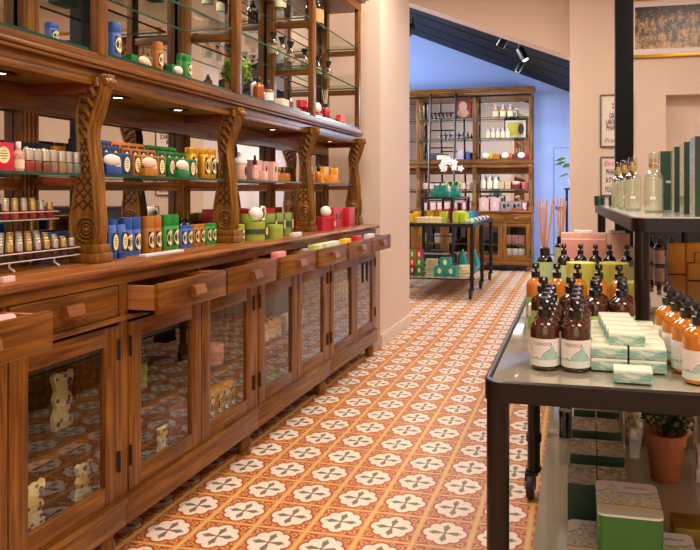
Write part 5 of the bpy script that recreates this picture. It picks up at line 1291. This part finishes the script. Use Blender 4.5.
q = MB().box(-.09, .09, -.03, .03, 0, .045, .003).build('wooden_crate', plain('wood_crate', (140, 76, 46), .6)); q.location = (-.925, 10.67, ZF); tag(q, 'low reddish wooden crate on the far counter', 'crate')
# far niche shelf
kja = Kind(mk_pump(plain('jar_white', (226, 216, 210), .3), CREAM, WHITE, .045, .13, 'lotion_bottle', (.02, .11), None, False, False, .20))
for i in range(3): kja.put((-1.50+.105*i, 10.85, FN), 0, 'white lotion bottle on the far niche shelf, %s from the bracket' % ORD[i], 'white lotion bottles far')
kjb = Kind(mk_carton(.09, .08, .12, plain('box_sand', (196, 170, 130), .5)))
for i in range(2): kjb.put((-1.20+.10*i, 10.85, FN), 0, 'sand coloured carton on the far niche shelf, %s' % ORD[i], 'sand cartons on the far niche shelf')
t = thing('gift_basket', 'round basket of pink and brown sweets on the far niche shelf', 'basket', (-.972, 10.85, FN)); MB().lathe([(.06, 0), (.08, .07), (.075, .07), (.05, .01)], n=18).build('basket', plain('basket_brown', (120, 50, 44), .7), t); m = MB(); rn = random.Random(8)
for k in range(14): m.sph((rn.uniform(-.05, .05), rn.uniform(-.05, .05), .07+.04*rn.random()), .02, 8)
m.build('sweets', plain('sweets_pink', (220, 170, 160), .5), t)
Kind(mk_carton(.085, .07, .11, plain('box_coralred', (200, 100, 84), .5))).put((-.825, 10.86, FN), 0, 'coral red carton at the end of the far niche shelf')
# second bay far counter: jars, niche
kpo = Kind(mk_drum(plain('pot_blush', (226, 190, 170), .4), None, .05, .12))
for i in range(5): kpo.put((-2.44+.118*i, 10.82, ZF), 0, 'blush round pot on the far counter behind the trolley, %s' % ORD[i], 'blush pots on the far counter')
for i in range(2): kma.put((-1.80+.09*i, 10.82, ZF), 0, 'mauve carton on the far counter before the bracket, %s' % ORD[i], 'mauve cartons by the far bracket')
kco = Kind(mk_drum(plain('pot_sand', (206, 176, 150), .4), None, .05, .10)); kpc = Kind(mk_carton(.08, .07, .10, plain('box_peach', (230, 190, 170), .5)))
for i in range(8): (kco if i % 2 else kpc).put((-2.46+.105*i, 10.85, FN), 0, '%s on the far niche shelf behind the orchid, %s along' % (('peach carton', 'sandy pot')[i % 2], ORD[i]), 'goods on the far niche shelf')
# far upper shelves
def mk_shell(c):
    def f():
        t = thing('gift_set', None, 'gift set'); MB().box(-.09, .09, -.03, .04, 0, .10, .01).build('carton', c, t); MB().sph((-.02, -.045, .06), .055, 14, 0, 1.1, .5, .9).build('puff', PUFF, t); MB().sph((.07, -.03, .03), .028, 10).build('ball', c, t); return t
    return f
for i, (x, c, n) in enumerate(((-1.44, CY, 'yellow'), (-1.12, plain('set_coral', (230, 90, 50), .45), 'coral'), (-.86, plain('set_pink', (214, 50, 100), .45), 'pink'))): Kind(mk_shell(c)).put((x, 10.86, FU1), 0, '%s gift set with white puff on the far upper shelf' % n)
Kind(mk_carton(.12, .06, .09, CO)).put((-1.29, 10.86, FU1), 0, 'orange carton between yellow and coral gift sets, far upper shelf')
kcr = Kind(mk_pump(plain('bottle_blushwhite', (232, 214, 206), .3), CREAM, SILV, .035, .10, 'lotion_bottle', (.02, .09), None, False, False, .17))
for i in range(5): kcr.put((-1.42+.08*i, 10.84, FU2), 0, 'pale bottle on the second far glass shelf, %s' % ORD[i], 'pale bottles far second shelf')
t = frame('framed_label', 'black framed yellow label print standing on the second far glass shelf', 'picture', -1.17, -.80, FU2, FU2+.315, 10.97, BLACK, .035, POST, True, plain('print_yellow', (206, 186, 56), .5), .018, .02)
MB().ellipse((.085, -.0122, 0), .05, .085).build('print_oval', LABD, t)
kbb = Kind(mk_pump(plain('bottle_honey', (226, 180, 120), .2, coat=.5), CREAM, WHITE, .05, .11, 'lotion_bottle', (.02, .1), None, False, True, .21))
for i in range(3): kbb.put((-1.30+.12*i, 10.86, FU3), 0, 'honey coloured bottle with white pump on the top far shelf, %s' % ORD[i], 'honey bottles on the top far shelf')
Kind(mk_pump(CLEAR, CREAM, SILV, .035, .10, 'small_bottle', None, None, False, True, .15)).put((-.97, 10.86, FU3), 0, 'clear bottle with silver pump on the top far shelf')
kdk = Kind(mk_dropper(AMBD, BLKPL, .028, .12))
for i in range(6): kdk.put((-2.36+.065*i, 10.84, FU3), 0, 'small dark bottle on the top far shelf behind the ladder, %s' % ORD[i], 'small dark bottles top far shelf')
for i in range(7): kdk.put((-2.20+.075*i, 10.84, FU2), 0, 'small dark bottle on the second far shelf behind the ladder, %s' % ORD[i], 'small dark bottles second far shelf')
q = MB().box(-.14, .14, -.008, .008, 0, .305, .003).build('red_panel', plain('panel_red', (150, 34, 34), .5)); q.location = (-1.855, 10.98, FU3)
t = thing('framed_print', 'red print with a pale round figure high on the far shelving unit', 'picture', (-1.855, 10.98, FU3)); q.parent = t; q.location = (0, 0, 0)
m = MB().ellipse((0, -.0095, .21), .07, .09).ellipse((0, -.0096, .10), .10, .07); m.build('printed_shape', plain('print_sand', (200, 160, 130), .6), t)
Kind(mk_carton(.30, .08, .11, plain('box_charcoal', (60, 56, 60), .5))).put((-2.30, 10.86, FU1), 0, 'long charcoal carton on the far upper shelf behind the ladder')
Kind(mk_carton(.16, .06, .07, CREAM)).put((-2.17, 10.78, FU1), 0, 'small cream carton before the charcoal carton, far upper shelf')
Kind(mk_carton(.10, .07, .15, plain('box_violet', (190, 170, 190), .5))).put((-1.87, 10.86, FU1), 0, 'pale violet carton on the far upper shelf beside the orchid'); Kind(mk_carton(.06, .06, .13, plain('box_cobalt', (70, 90, 160), .5))).put((-1.75, 10.86, FU1), 0, 'cobalt blue carton on the far upper shelf')
# goods behind the far glass doors
kin = Kind(mk_carton(.09, .08, .14, plain('box_inner_pink', (190, 130, 130), .5))); kin2 = Kind(mk_carton(.09, .08, .15, plain('box_inner_white', (200, 196, 188), .5)))
for i in range(3): kin.put((-1.07+.10*i, 10.74, .449*.955), 0, 'pink carton behind the far glass door at the end, %s' % ORD[i], 'pink cartons behind the far glass door')
for i in range(3): kin2.put((-1.07+.10*i, 10.74, .2125*.955), 0, 'white carton low behind the far end glass door, %s' % ORD[i], 'white cartons behind the far glass door')
for i in range(3): kin2.put((-2.45+.22*i, 10.74, .449*.955), 0, 'white carton behind the far glass doors under the trolley top, %s' % ORD[i], 'white cartons behind the middle far doors')
# track spots under the sloped roof
def mk_spot():
    t = thing('track_spotlight', None, 'spotlight')
    MB().tube([(0, 0, 0), (0, 0, -.10)], .012, 8).build('stem', BLACK, t)
    c = MB().lathe([(.001, 0), (.045, 0), (.048, -.005), (.048, -.17), (.040, -.172), (.038, -.15), (.001, -.15)], n=20)
    c.xf(Matrix.Translation((0, 0, -.08)) @ Matrix.Rotation(math.radians(28), 4, 'Y') @ Matrix.Rotation(math.radians(12), 4, 'X')); b_ = c.build('lamp_head', BLACK, t)
    d = MB().cyl((0, 0, 0), .036, -.166, -.160, 18); d.xf(Matrix.Translation((0, 0, -.08)) @ Matrix.Rotation(math.radians(28), 4, 'Y') @ Matrix.Rotation(math.radians(12), 4, 'X')); d.build('lamp_disc', plain('lamp_glow', (255, 226, 180), .4, emit=9), b_); return t
ksp = Kind(mk_spot)
for i, (x, y, l, rz) in enumerate(((-2.32, 9.4, 'black track spotlight under the sloped roof, beside the pier', 0), (-.775, 7.6, 'black track spotlight under the sloped roof, topmost of the three over the cabinet end', .3), (-.70, 8.3, 'black track spotlight under the sloped roof, middle of the three', PI), (-.72, 9.1, 'black track spotlight under the sloped roof, lowest of the three', .4))):
    ksp.put((x, y, sz(x)), rz, l)
